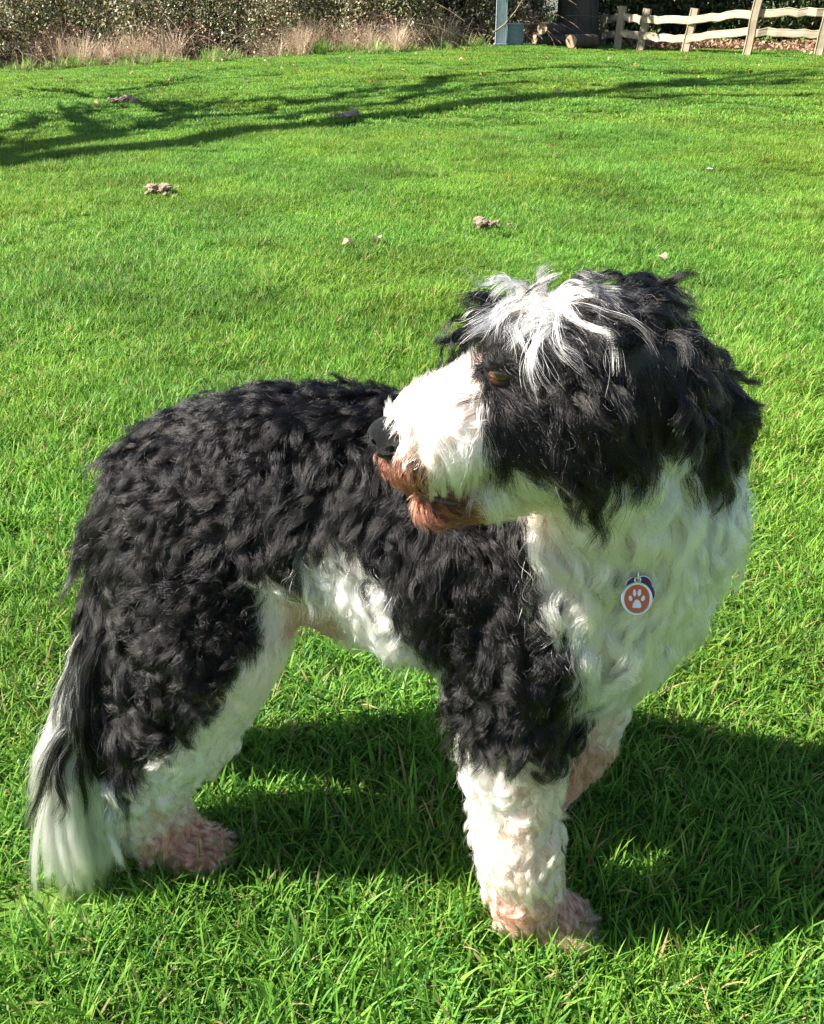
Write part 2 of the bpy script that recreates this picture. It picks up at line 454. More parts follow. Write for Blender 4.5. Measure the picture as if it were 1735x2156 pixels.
for i, (x, y) in enumerate(hedge_line):
    for row, (dx, dy) in enumerate(((0, 0), (-.5, 1.7))):
        k = int(er.integers(0, 3)); t = copy_thing(bp[k], (x + dx + er.normal(0, .15), y + dy + 1.0 + er.normal(0, .15), float(ground_z(x, y)) - .05), er.uniform(0, 6.28), er.uniform(.9, 1.1) * (1 + .35 * row), first=k not in used); used.add(k)
        tag(t, 'tangled bramble bush with withered brown leaves in the far hedge', 'bramble bush', 'brambles of the hedge')

def straw_tuft(name, n, h, spread, cols, seed, mat, wid=(.006, .012)):
    rng = np.random.default_rng(seed); t = empty(name)
    v, f, c_ = blades(n, .3, h * .5, h, wid[0], wid[1], spread, rng, straw=0)
    cc = np.array([q[:3] for q in cols]); col = cc[rng.choice(len(cc), n)] * rng.uniform(.75, 1.2, (n, 1))
    o = obj('stalks', mesh_np('stalks', v, f, mat, False, np.repeat(col, 9, 0)), t); o['kind'] = 'stuff'
    return t
STRAW = [(.60, .47, .32), (.68, .55, .41), (.52, .39, .29), (.58, .43, .35)]
GREEN = [(.13, .27, .04), (.19, .33, .07), (.28, .34, .11), (.44, .40, .22)]
sp0 = [straw_tuft('dead_grass_tuft', 110, 1.25, .30, STRAW, 61, m_straw), straw_tuft('dead_grass_tuft', 70, 1.0, .5, STRAW, 62, m_straw)]
gp0 = [straw_tuft('rank_grass_tuft', 120, .42, .40, GREEN, 63, m_straw, (.008, .015)), straw_tuft('rank_grass_tuft', 90, .30, .55, GREEN, 64, m_straw, (.008, .015))]
def along(u):     # a point on the hedge's foot
    k = u * (len(hedge_line) - 1); i = min(int(k), len(hedge_line) - 2); f_ = k - i
    return (hedge_line[i][0] * (1 - f_) + hedge_line[i + 1][0] * f_, hedge_line[i][1] * (1 - f_) + hedge_line[i + 1][1] * f_)
usd = set()
for i in range(96):
    u = (.25 + .66 * er.random()) if i > 40 else (.66 + .27 * er.random())
    x, y = along(u); k = int(er.integers(0, 2))
    t = copy_thing(sp0[k], (x + er.normal(0, .2), y + .1 + er.normal(0, .25), float(ground_z(x, y)) - .02), er.uniform(0, 6.28), er.uniform(.35, .95), first=k not in usd); usd.add(k)
    tag(t, 'tuft of tall straw-coloured dead grass at the foot of the bramble hedge', 'dead grass', 'dead grass tufts along the hedge')
usd = set()
for i in range(120):
    x, y = along(.26 + .68 * er.random()); k = int(er.integers(0, 2))
    t = copy_thing(gp0[k], (x + er.normal(0, .25) + .1, y - .35 + er.normal(0, .34), float(ground_z(x, y)) - .02), er.uniform(0, 6.28), er.uniform(.35, 1.15), first=k not in usd); usd.add(k)
    tag(t, 'clump of rank green grass where the lawn meets the hedge', 'grass clump', 'rank grass clumps along the hedge')

LAUREL = [(.035, .075, .018, 4), (.06, .105, .03, 3), (.10, .11, .03, 1.5), (.02, .035, .012, 3), (.16, .12, .06, 1)]
def shrub(seed, w, d, h):
    rng = np.random.default_rng(seed); t = empty('evergreen_shrub'); n = 7000
    ce = np.stack([rng.uniform(-.5, .5, 60) * w, rng.uniform(-.5, .5, 60) * d, rng.uniform(.15, 1, 60) * h], 1)
    P = ce[rng.integers(0, 60, n)] + rng.normal(0, .17, (n, 3)); P[:, 2] = np.abs(P[:, 2]) + .05
    v, f, col = leaf_cloud(n, P, (.06, .15), LAUREL, rng, .42)
    o = obj('crown', mesh_np('crown', v, f, m_shrub, False, col), t); o['kind'] = 'stuff'
    st = [([(rng.normal(0, .1), rng.normal(0, .1), 0), tuple(q * np.array([.4, .4, .5])), tuple(q)], [.04, .025, .01]) for q in ce[:26]]
    obj('stem', tubes_mesh('stem', st, m_bark, 5), t)
    return t
sh = [shrub(71, 2.4, 1.6, 2.1), shrub(72, 2.0, 1.6, 2.4)]
usd = set()
for i, (x, y) in enumerate([(5.0, 25.2), (6.3, 24.2), (7.6, 23.2), (8.9, 22.4), (10.2, 21.6), (11.6, 21.0), (5.6, 26.9), (7.2, 25.8), (9.0, 24.6), (10.8, 23.4), (12.8, 22.2)]):
    k = i % 2; t = copy_thing(sh[k], (x, y, .15), er.uniform(0, 6.28), er.uniform(.95, 1.15), first=k not in usd); usd.add(k)
    tag(t, 'dark evergreen shrub growing behind the rail fence', 'shrub', 'evergreen shrubs behind the fence')
hy = copy_thing(sh[1], (.9, 23.0, .15), 1.0, 2.3); tag(hy, 'big dark evergreen added behind the bramble hedge to shade the trunk corner', 'tree')
hy.name = 'added_shade_tree'  # evergreen put in to throw shade on trunk, logs and left posts
# leaf litter under the shrubs
ln = 5200; lr = np.random.default_rng(77)
t_ = lr.random(ln); Pl = np.stack([4.8 + t_ * 7.2, 22.6 - t_ * 3.4 + lr.normal(0, .5, ln), lr.random(ln) ** 2 * .16 + .22], 1)
v, f, col = leaf_cloud(ln, Pl, (.06, .12), [(.30, .18, .11, 3), (.20, .11, .06, 2), (.42, .29, .20, 1)], lr, .6, 1.2)
tag(obj('leaf_litter', mesh_np('leaf_litter', v, f, m_bleaf, False, col)), 'drift of dry brown leaves under the shrubs behind the fence', 'leaf litter', kind='stuff')

# big trunk and logs in the corner
tt = empty('oak_tree', (3.62, 22.6, .2)); tag(tt, 'thick dark tree trunk rising behind the logs in the shaded corner', 'tree')
obj('trunk', tubes_mesh('trunk', [([(0, 0, -.1), (.05, 0, .6), (.0, .05, 1.8), (-.1, .1, 4), (-.3, .2, 7)], [.62, .46, .42, .38, .30])], m_bark, 16), tt)
obj('limb', tubes_mesh('limb', [([(0, .05, 1.9), (.9, .1, 3.0), (2.3, .3, 3.8), (4.0, .2, 4.3)], [.26, .2, .15, .08])], m_bark, 10), tt)
cr = np.random.default_rng(88); n = 9000
ce = np.stack([cr.normal(.4, 2.0, 50), cr.normal(.3, 1.4, 50), cr.uniform(4.5, 9.5, 50)], 1)
v, f, col = leaf_cloud(n, ce[cr.integers(0, 50, n)] + cr.normal(0, .45, (n, 3)), (.08, .18), LAUREL, cr, .5)
o = obj('crown', mesh_np('crown', v, f, m_shrub, False, col), tt); o['kind'] = 'stuff'
m_cut = wood_mat('cut_wood', (.22, .14, .08), (.40, .27, .17), 6, (1, 1, 1), .8, .2)
def log(label, p0, p1, r):
    p0, p1 = np.array(p0), np.array(p1); t = empty('log', p0); tag(t, label, 'log')
    k = 6; pts = [(p1 - p0) * i / k for i in range(k + 1)]
    obj('bark', tubes_mesh('bark', [(pts, r * (1 + .05 * np.sin(np.arange(k + 1) * 2.3)))], m_bark, 14), t)
    d = Vector(p1 - p0).normalized(); q = d.to_track_quat('Z', 'X')
    for e_, s in ((np.zeros(3), -1), (p1 - p0, 1)):
        bm = bmesh.new(); rim = [bm.verts.new(Vector(e_) + q @ Vector((math.cos(a * .4488) * r * .96, math.sin(a * .4488) * r * .96, s * .004))) for a in range(14)]
        bm.faces.new(rim if s > 0 else rim[::-1]); bmo('cut_end', bm, m_cut, t)
log('short sawn log with a pale barkless face leaning by the dark trunk', (2.68, 20.9, .62), (3.15, 21.5, .56), .12)
log('low cut log with a round pale end next to the fence corner', (3.20, 20.3, .40), (3.8, 21.1, .38), .13)
log('dark log lying under the sawn log by the bramble hedge', (2.55, 21.0, .40), (3.3, 21.3, .38), .12)

# galvanised post and box in front of the hedge
m_galv, nt, b = new_mat('galvanised'); n_ = noise(nt, 9, 5)
nt.links.new(ramp(nt, n_.outputs[0], [(.35, (.38, .42, .46)), (.65, (.58, .62, .65))]), b.inputs['Base Color']); b.inputs['Roughness'].default_value = .5; b.inputs['Metallic'].default_value = .35
m_panel, nt, b = new_mat('grey_panel'); n_ = noise(nt, 7, 5)
nt.links.new(ramp(nt, n_.outputs[0], [(.35, (.13, .17, .20)), (.65, (.20, .25, .28))]), b.inputs['Base Color']); b.inputs['Roughness'].default_value = .6
gpst = empty('metal_post', (1.80, 20.55, .24)); tag(gpst, 'pale galvanised metal post in front of the hedge beside a grey box', 'post')
bmo('column', bm_box(.19, .07, 1.5, 3, .002, 2), m_galv, gpst)
for sx in (-1, 1):
    o = bmo('flange', bm_box(.02, .10, 1.5, 2, .001, 2), m_galv, gpst); o.location = (sx * .102, -.02, .0)
o = bmo('foot_plate', bm_box(.29, .17, .02, 1, .0, 2), m_galv, gpst); o.location = (0, -.02, .10)
gbox = empty('utility_box', (2.10, 20.7, .24)); tag(gbox, 'dark grey utility box standing next to the pale metal post', 'box')
bmo('cabinet', bm_box(.34, .22, .44, 2, .002, 2), m_panel, gbox)
o = bmo('lid', bm_box(.38, .26, .035, 1, .001, 2), m_panel, gbox); o.location = (0, 0, .441)
stick = obj('leaning_stick', tubes_mesh('leaning_stick', [([(1.62, 20.3, .55), (1.85, 20.3, .70), (2.05, 20.35, .92), (2.2, 20.35, 1.15)], [.016, .017, .014, .009])], m_straw and m_stem, 6))
tag(stick, 'pale bare stick leaning across the metal post', 'stick')

# ------------------------------------------------------------------ molehills, fallen leaves, daisy
m_soil, nt, b = new_mat('soil'); n_ = noise(nt, 60, 6)
nt.links.new(ramp(nt, n_.outputs[0], [(.3, (.17, .12, .08)), (.7, (.46, .35, .26))]), b.inputs['Base Color']); b.inputs['Roughness'].default_value = .95; bump(nt, n_.outputs[0], b, .8, .01)
def molehill(label, x, y, r, seed):
    rng = np.random.default_rng(seed); t = empty('molehill', (x, y, float(ground_z(x, y)))); tag(t, label, 'molehill')
    for i in range(34):
        bm = bmesh.new(); s = r * (.34 if i < 3 else rng.uniform(.05, .2)); bmesh.ops.create_icosphere(bm, subdivisions=2 if i < 3 else 1, radius=s)
        for v_ in bm.verts: v_.co *= 1 + .35 * math.sin(v_.co.x * 9 / s + i) * math.sin(v_.co.y * 7 / s + 2) * math.cos(v_.co.z * 8 / s); v_.co.z *= .6
        for v_ in bm.verts: v_.co *= rng.uniform(.88, 1.12)
        o = bmo('soil_clod', bm, m_soil, t); o.location = (rng.normal(0, r * .55), rng.normal(0, r * .35), .022 + s * .3 + rng.uniform(0, .03))
molehill('dry crumbly molehill lying nearest the tree shadow, in the sun', -1.576, 5.871, .11, 1)
molehill('small broken molehill of dry soil on the sunny lawn behind the dog', .40, 4.836, .085, 2)
molehill('dark molehill lying within the tree shadow', -.648, 9.61, .16, 3)
molehill('far molehill beyond the tree shadow, with pale dry crumbs', -3.37, 11.22, .16, 4)
m_dead = leaf_mat('fallen_leaf', .7, .15, .2, (.8, 1.2), 5.0)
def leaf_mesh(seed):
    rng = np.random.default_rng(seed); n = 6; vs = [(0, 0, .012)]
    for i in range(10):
        a = i * .6283; rr = (.038 if i % 2 else .027) * rng.uniform(.8, 1.25); vs.append((math.cos(a) * rr * 1.25, math.sin(a) * rr * .85, .012 + .018 * math.cos(a * 2 + seed) + rng.uniform(0, .008)))
    fs = [(0, 1 + i, 1 + (i + 1) % 10) for i in range(10)]
    c_ = np.array([(.36, .20, .09), (.42, .27, .15), (.30, .14, .06), (.46, .35, .24)][seed % 4])
    return mesh_np('fallen_leaf', vs, fs, m_dead, False, np.tile(c_, (11, 1)))
lms = [leaf_mesh(i) for i in range(8)]
SPOTS = [(-3.52, 14.41), (-3.21, 12.46), (-3.54, 10.96), (-3.66, 19.34), (0.81, 8.23), (1.13, 7.75), (1.27, 8.23), (-0.31, 4.42), (-0.17, 4.5), (1.13, 4.09), (-2.78, 21.91), (0.52, 17.29), (1.48, 17.93), (4.13, 14.24), (3.47, 15.63), (3.3, 16.7), (1.72, 11.5), (2.33, 19.34), (3.15, 19.34), (-2.32, 13.84), (-1.18, 13.84), (-0.55, 13.08), (-1.09, 17.93), (-0.12, 14.68), (0.25, 13.84), (0.79, 16.14), (5.42, 15.63), (4.9, 17.93), (0.95, 13.84), (-1.98, 16.7), (-2.63, 17.93), (-4.0, 17.93), (-5.01, 16.7), (-5.2, 14.68)]
SPOTS += [(er.uniform(-5, 6), er.uniform(14, 21)) for _ in range(16)]
for i, (x, y) in enumerate(SPOTS):
    o = obj('fallen_leaf', lms[int(er.integers(0, 8))]); o.location = (x, y, float(ground_z(x, y)) + (.035 if y < 10 else .045)); o.rotation_euler = (er.normal(0, .4), er.normal(0, .4), er.uniform(0, 6.28)); s = er.uniform(.55, 1.0) if y < 10 else er.uniform(.6, 1.15); o.scale = (s, s, s)
    tag(o, 'small dry brown leaf fallen on the lawn', 'fallen leaf', 'fallen leaves scattered over the lawn')
m_petal, nt, b = new_mat('petal'); b.inputs['Base Color'].default_value = (.82, .82, .80, 1)
m_yolk, nt, b = new_mat('flower_centre'); b.inputs['Base Color'].default_value = (.7, .45, .04, 1)
m_fstem, nt, b = new_mat('flower_stem'); b.inputs['Base Color'].default_value = (.08, .16, .03, 1)
dz = empty('daisy', (2.026, 6.446, 0)); tag(dz, 'single white daisy in the open lawn', 'daisy')
bm = bmesh.new()
for i in range(14):
    a = i * .4488; c0, s0 = math.cos(a), math.sin(a); q = [bm.verts.new((c0 * r_ - s0 * w_, s0 * r_ + c0 * w_, .075 + z_)) for r_, w_, z_ in ((.004, -.001, 0), (.018, -.0034, .003), (.023, 0, .004), (.018, .0034, .003), (.004, .001, 0))]
    bm.faces.new(q)
bmo('petals', bm, m_petal, dz)
bm = bmesh.new(); bmesh.ops.create_uvsphere(bm, u_segments=10, v_segments=6, radius=.0065); bmo('centre', bm, m_yolk, dz, True).location = (0, 0, .076)
obj('stem', tubes_mesh('stem', [([(0, 0, 0), (.004, 0, .04), (0, 0, .074)], .0012)], m_fstem, 5), dz)

# ------------------------------------------------------------------ the dog: one continuous body from a smooth union of shapes
def rotm(yaw=0, pitch=0, roll=0):
    return np.array(Matrix.Rotation(RAD(yaw), 3, 'Z') @ Matrix.Rotation(RAD(pitch), 3, 'Y') @ Matrix.Rotation(RAD(roll), 3, 'X'))

def d_cone(p, a, b, ra, rb):
    a = np.array(a, np.float32); b = np.array(b, np.float32)
    ba = b - a; l2 = float(ba @ ba)
    t = np.clip(((p - a) @ ba) / l2, 0, 1)
    q = p - a - t[..., None] * ba
    return np.sqrt((q * q).sum(-1)) - (ra + (rb - ra) * t)

def d_ell(p, c, r, m=None):
    q = p - np.array(c, np.float32)
    if m is not None: q = q @ m.astype(np.float32)
    r = np.array(r, np.float32)
    k0 = np.sqrt(((q / r) ** 2).sum(-1))
    k1 = np.sqrt(((q / (r * r)) ** 2).sum(-1)) + 1e-9
    return k0 * (k0 - 1) / k1

HM = rotm(yaw=198, pitch=8)       # head frame: local +x towards the nose
BM = rotm(yaw=-17)
B2 = rotm(yaw=-30)
def e(c, r, m=None, k=.03): return ('e', c, r, m, k)
def c(a, b, ra, rb, k=.025): return ('c', a, b, ra, rb, k)
SHAPES = [
    # trunk
    e((-.228, .945, .505), (.132, .108, .125), BM, .03), e((-.17, .925, .53), (.12, .105, .12), BM, .05),
    e((-.07, .905, .54), (.17, .105, .13), BM, .06),
    e((.085, .86, .525), (.185, .12, .145), BM, .05), e((.215, .845, .50), (.108, .122, .14), B2, .05),
    e((.17, .85, .60), (.12, .09, .09), BM, .05),
    # neck and throat
    c((.235, .84, .57), (.205, .762, .705), .100, .07, .04), c((.23, .80, .60), (.155, .73, .69), .085, .052, .03),
    # right hind leg
    e((-.255, .885, .44), (.098, .070, .165), BM @ rotm(pitch=-3), .03),
    c((-.235, .86, .41), (-.295, .862, .27), .09, .072, .03), c((-.295, .862, .27), (-.368, .865, .13), .068, .046, .02),
    c((-.368, .868, .13), (-.35, .868, .045), .044, .042, .02), c((-.35, .866, .04), (-.31, .855, .03), .038, .028, .012), c((-.315, .84, .028), (-.28, .828, .018), .017, .014, .006), c((-.305, .855, .030), (-.268, .846, .019), .018, .014, .006), c((-.305, .87, .030), (-.27, .866, .019), .017, .014, .006),
    # left hind leg
    e((-.26, 1.01, .445), (.105, .07, .15), BM @ rotm(pitch=-8), .03),
    c((-.25, 1.02, .40), (-.33, 1.025, .27), .08, .058, .03), c((-.33, 1.025, .27), (-.43, 1.03, .13), .058, .04, .02),
    c((-.43, 1.03, .13), (-.43, 1.015, .045), .04, .042, .02), c((-.43, 1.015, .04), (-.37, 1.0, .026), .04, .03, .015),
    # right fore leg
    e((.13, .785, .52), (.085, .058, .135), BM, .03), c((.128, .775, .45), (.113, .765, .37), .070, .060, .03),
    c((.114, .762, .37), (.128, .746, .17), .056, .042, .025), c((.126, .746, .17), (.146, .752, .06), .043, .038, .02),
    c((.146, .752, .045), (.180, .742, .03), .036, .028, .012), c((.175, .728, .028), (.205, .715, .018), .017, .014, .006), c((.180, .745, .030), (.218, .734, .019), .018, .014, .006), c((.182, .760, .030), (.216, .755, .019), .017, .014, .006),
    # left fore leg
    e((.26, .925, .50), (.08, .055, .13), B2, .03), c((.262, .925, .43), (.262, .925, .36), .065, .055, .03),
    c((.262, .925, .36), (.226, .92, .17), .052, .04, .025), c((.226, .92, .17), (.165, .925, .05), .04, .04, .02),
    c((.152, .925, .045), (.18, .905, .027), .038, .03, .015),
    # tail
    c((-.320, .945, .56), (-.355, .915, .48), .032, .026, .02), c((-.355, .915, .48), (-.378, .865, .38), .026, .022, .015),
    c((-.378, .865, .38), (-.405, .835, .28), .022, .024, .01), c((-.405, .835, .28), (-.440, .832, .125), .024, .020, .01),
    # head
    e((.158, .732, .765), (.088, .072, .070), HM, .02), e((.115, .70, .742), (.065, .062, .06), HM, .025),
    e((.112, .712, .80), (.056, .058, .036), HM, .025),
    c((.085, .692, .752), (.012, .667, .742), .050, .034, .02), e((.012, .666, .732), (.036, .034, .028), HM, .015),
    c((.085, .692, .775), (.01, .667, .757), .03, .02, .015),
    e((.080, .668, .813), (.026, .014, .010), HM, .02),
    c((.115, .705, .698), (.022, .668, .679), .034, .018, .006),
    # ears
    e((.172, .660, .758), (.060, .017, .068), HM, .012), e((.268, .742, .722), (.034, .022, .048), HM, .02),
    e((.085, .80, .77), (.042, .016, .05), HM, .012),
    # sheath
    e((-.085, .885, .415), (.05, .03, .045), BM, .025),
]
def sdf(p):
    p = np.asarray(p, np.float32)
    d = None
    for s in SHAPES:
        if s[0] == 'e':
            n = d_ell(p, s[1], s[2], s[3]); k = s[4]
        else:
            n = d_cone(p, *s[1:5]); k = s[5]
        if d is None: d = n; continue
        h = np.maximum(k - np.abs(d - n), 0) / k
        d = np.minimum(d, n) - h * h * k * .25
    return d

def surface_nets(fn, lo, hi, h):
    lo = np.array(lo); n = np.ceil((np.array(hi) - lo) / h).astype(int) + 1
    ax = [lo[i] + h * np.arange(n[i]) for i in range(3)]
    # coarse pass first: only blocks near the surface are sampled finely
    B = 6; nb = -(-n // B)
    D = np.full(n, 9, np.float32)
    bc = np.stack(np.meshgrid(*[lo[i] + h * (np.arange(nb[i]) * B + (B - 1) / 2) for i in range(3)], indexing='ij'), -1).astype(np.float32)
    db = fn(bc); near = np.argwhere(np.abs(db) < h * B * 1.15)
    far = np.repeat(np.repeat(np.repeat(db, B, 0), B, 1), B, 2)[:n[0], :n[1], :n[2]]
    D[...] = far
    off = np.stack(np.meshgrid(*[np.arange(B)] * 3, indexing='ij'), -1).reshape(-1, 3)
    for i in range(0, len(near), 1500):
        ix = (near[i:i + 1500, None] * B + off[None]).reshape(-1, 3)
        ix = ix[(ix < n).all(1)]
        D[tuple(ix.T)] = fn((lo + h * ix).astype(np.float32))
    S = D < 0
    corners = [(i, j, k) for i in (0, 1) for j in (0, 1) for k in (0, 1)]
    m = n - 1
    cnt = np.zeros(m, np.int8)
    for (i, j, k) in corners: cnt += S[i:i + m[0], j:j + m[1], k:k + m[2]]
    act = (cnt > 0) & (cnt < 8)
    idx = np.full(m, -1, np.int32)
    cells = np.argwhere(act); idx[act] = np.arange(len(cells))
    acc = np.zeros((len(cells), 3)); w = np.zeros(len(cells))
    for a in range(8):
        for b in range(a + 1, 8):
            ca, cb = np.array(corners[a]), np.array(corners[b])
            if np.abs(ca - cb).sum() != 1: continue
            da = D[tuple((cells + ca).T)]; db = D[tuple((cells + cb).T)]
            x = (da < 0) != (db < 0)
            t = np.where(x, da / np.where(x, da - db, 1), 0)
            acc += np.where(x[:, None], ca + t[:, None] * (cb - ca), 0); w += x
    V = lo + h * (cells + acc / w[:, None])
    F = []
    for axis in range(3):
        o1, o2 = [(1, 2), (2, 0), (0, 1)][axis]
        sl0 = [slice(1, m[i]) for i in range(3)]; sl1 = list(sl0)
        sl0[axis] = slice(0, m[axis]); sl1[axis] = slice(1, m[axis] + 1)
        A = S[tuple(sl0)]; Bq = S[tuple(sl1)]
        off = np.array([1, 1, 1]); off[axis] = 0
        for flip, M in ((False, A & ~Bq), (True, ~A & Bq)):
            q = np.argwhere(M) + off
            e1 = np.zeros(3, int); e1[o1] = 1
            e2 = np.zeros(3, int); e2[o2] = 1
            quad = np.stack([idx[tuple((q - e1 - e2).T)], idx[tuple((q - e2).T)], idx[tuple(q.T)], idx[tuple((q - e1).T)]], 1)
            F.append(quad[:, ::-1] if flip else quad)
    return V, np.concatenate(F)

def sdf_grad(P, h=.002):
    P = np.asarray(P, np.float32); I = np.eye(3, dtype=np.float32) * h
    g = np.stack([sdf(P + I[i]) - sdf(P - I[i]) for i in range(3)], -1)
    return g / (np.linalg.norm(g, axis=-1, keepdims=True) + 1e-9)

# coat styles: hairs per cm2, length, wave amplitude, wave length, lift off the skin, clumping, lock spacing, droop, strand radius
STYLE = {
    'back': (46, .046, .0042, .036, .40, .56, .0125, .18, .00013),
    'sho': (46, .048, .0048, .036, .40, .58, .0130, .30, .00013),
    'curl': (46, .042, .0056, .028, .46, .60, .0120, .22, .00013),
    'short':  (40, .018, .0012, .030, .40, .40, .0070, .10, .00013),
    'wool': (42, .027, .0046, .028, .46, .58, .0120, .30, .00014),
    'paw': (70, .022, .0034, .022, .46, .55, .0080, .34, .00012),
    'lock': (42, .056, .0055, .044, .34, .72, .0150, .38, .00014),
    'skin':   (3,  .007, .0010, .020, .40, .20, .0080, .00, .00012),
    'chest': (42, .050, .0044, .050, .36, .50, .0150, .35, .00014),
    'bridge': (40, .013, .0008, .030, .40, .30, .0070, .00, .00012),
    'muz':    (44, .030, .0010, .045, .26, .50, .0075, .35, .00012),
    'lip': (40, .015, .0010, .040, .22, .80, .0060, .45, .00012),
    'muzK':   (42, .022, .0010, .040, .25, .60, .0060, .30, .00013),
    'chin': (40, .015, .0012, .035, .24, .80, .0060, .22, .00012),
    'cheek':  (46, .030, .0012, .045, .18, .50, .0075, .25, .00012),
    'face':   (48, .008, .0004, .040, .25, .35, .0050, .00, .00011),
    'fore':   (44, .015, .0010, .040, .30, .45, .0060, .05, .00011),
    'fringe': (46, .072, .0040, .065, .34, .82, .0120, .65, .00014),
    'crown':  (44, .052, .0075, .042, .55, .74, .0145, .50, .00013),
    'ear':    (44, .050, .0048, .050, .20, .70, .0130, .55, .00013),
    'lobe': (46, .042, .0040, .044, .34, .70, .0125, .30, .00013),
    'tailK': (55, .150, .0060, .110, .06, .85, .0120, .85, .00013),
    'tailW': (170, .135, .0025, .150, .20, .32, .0110, .60, .00014),
}
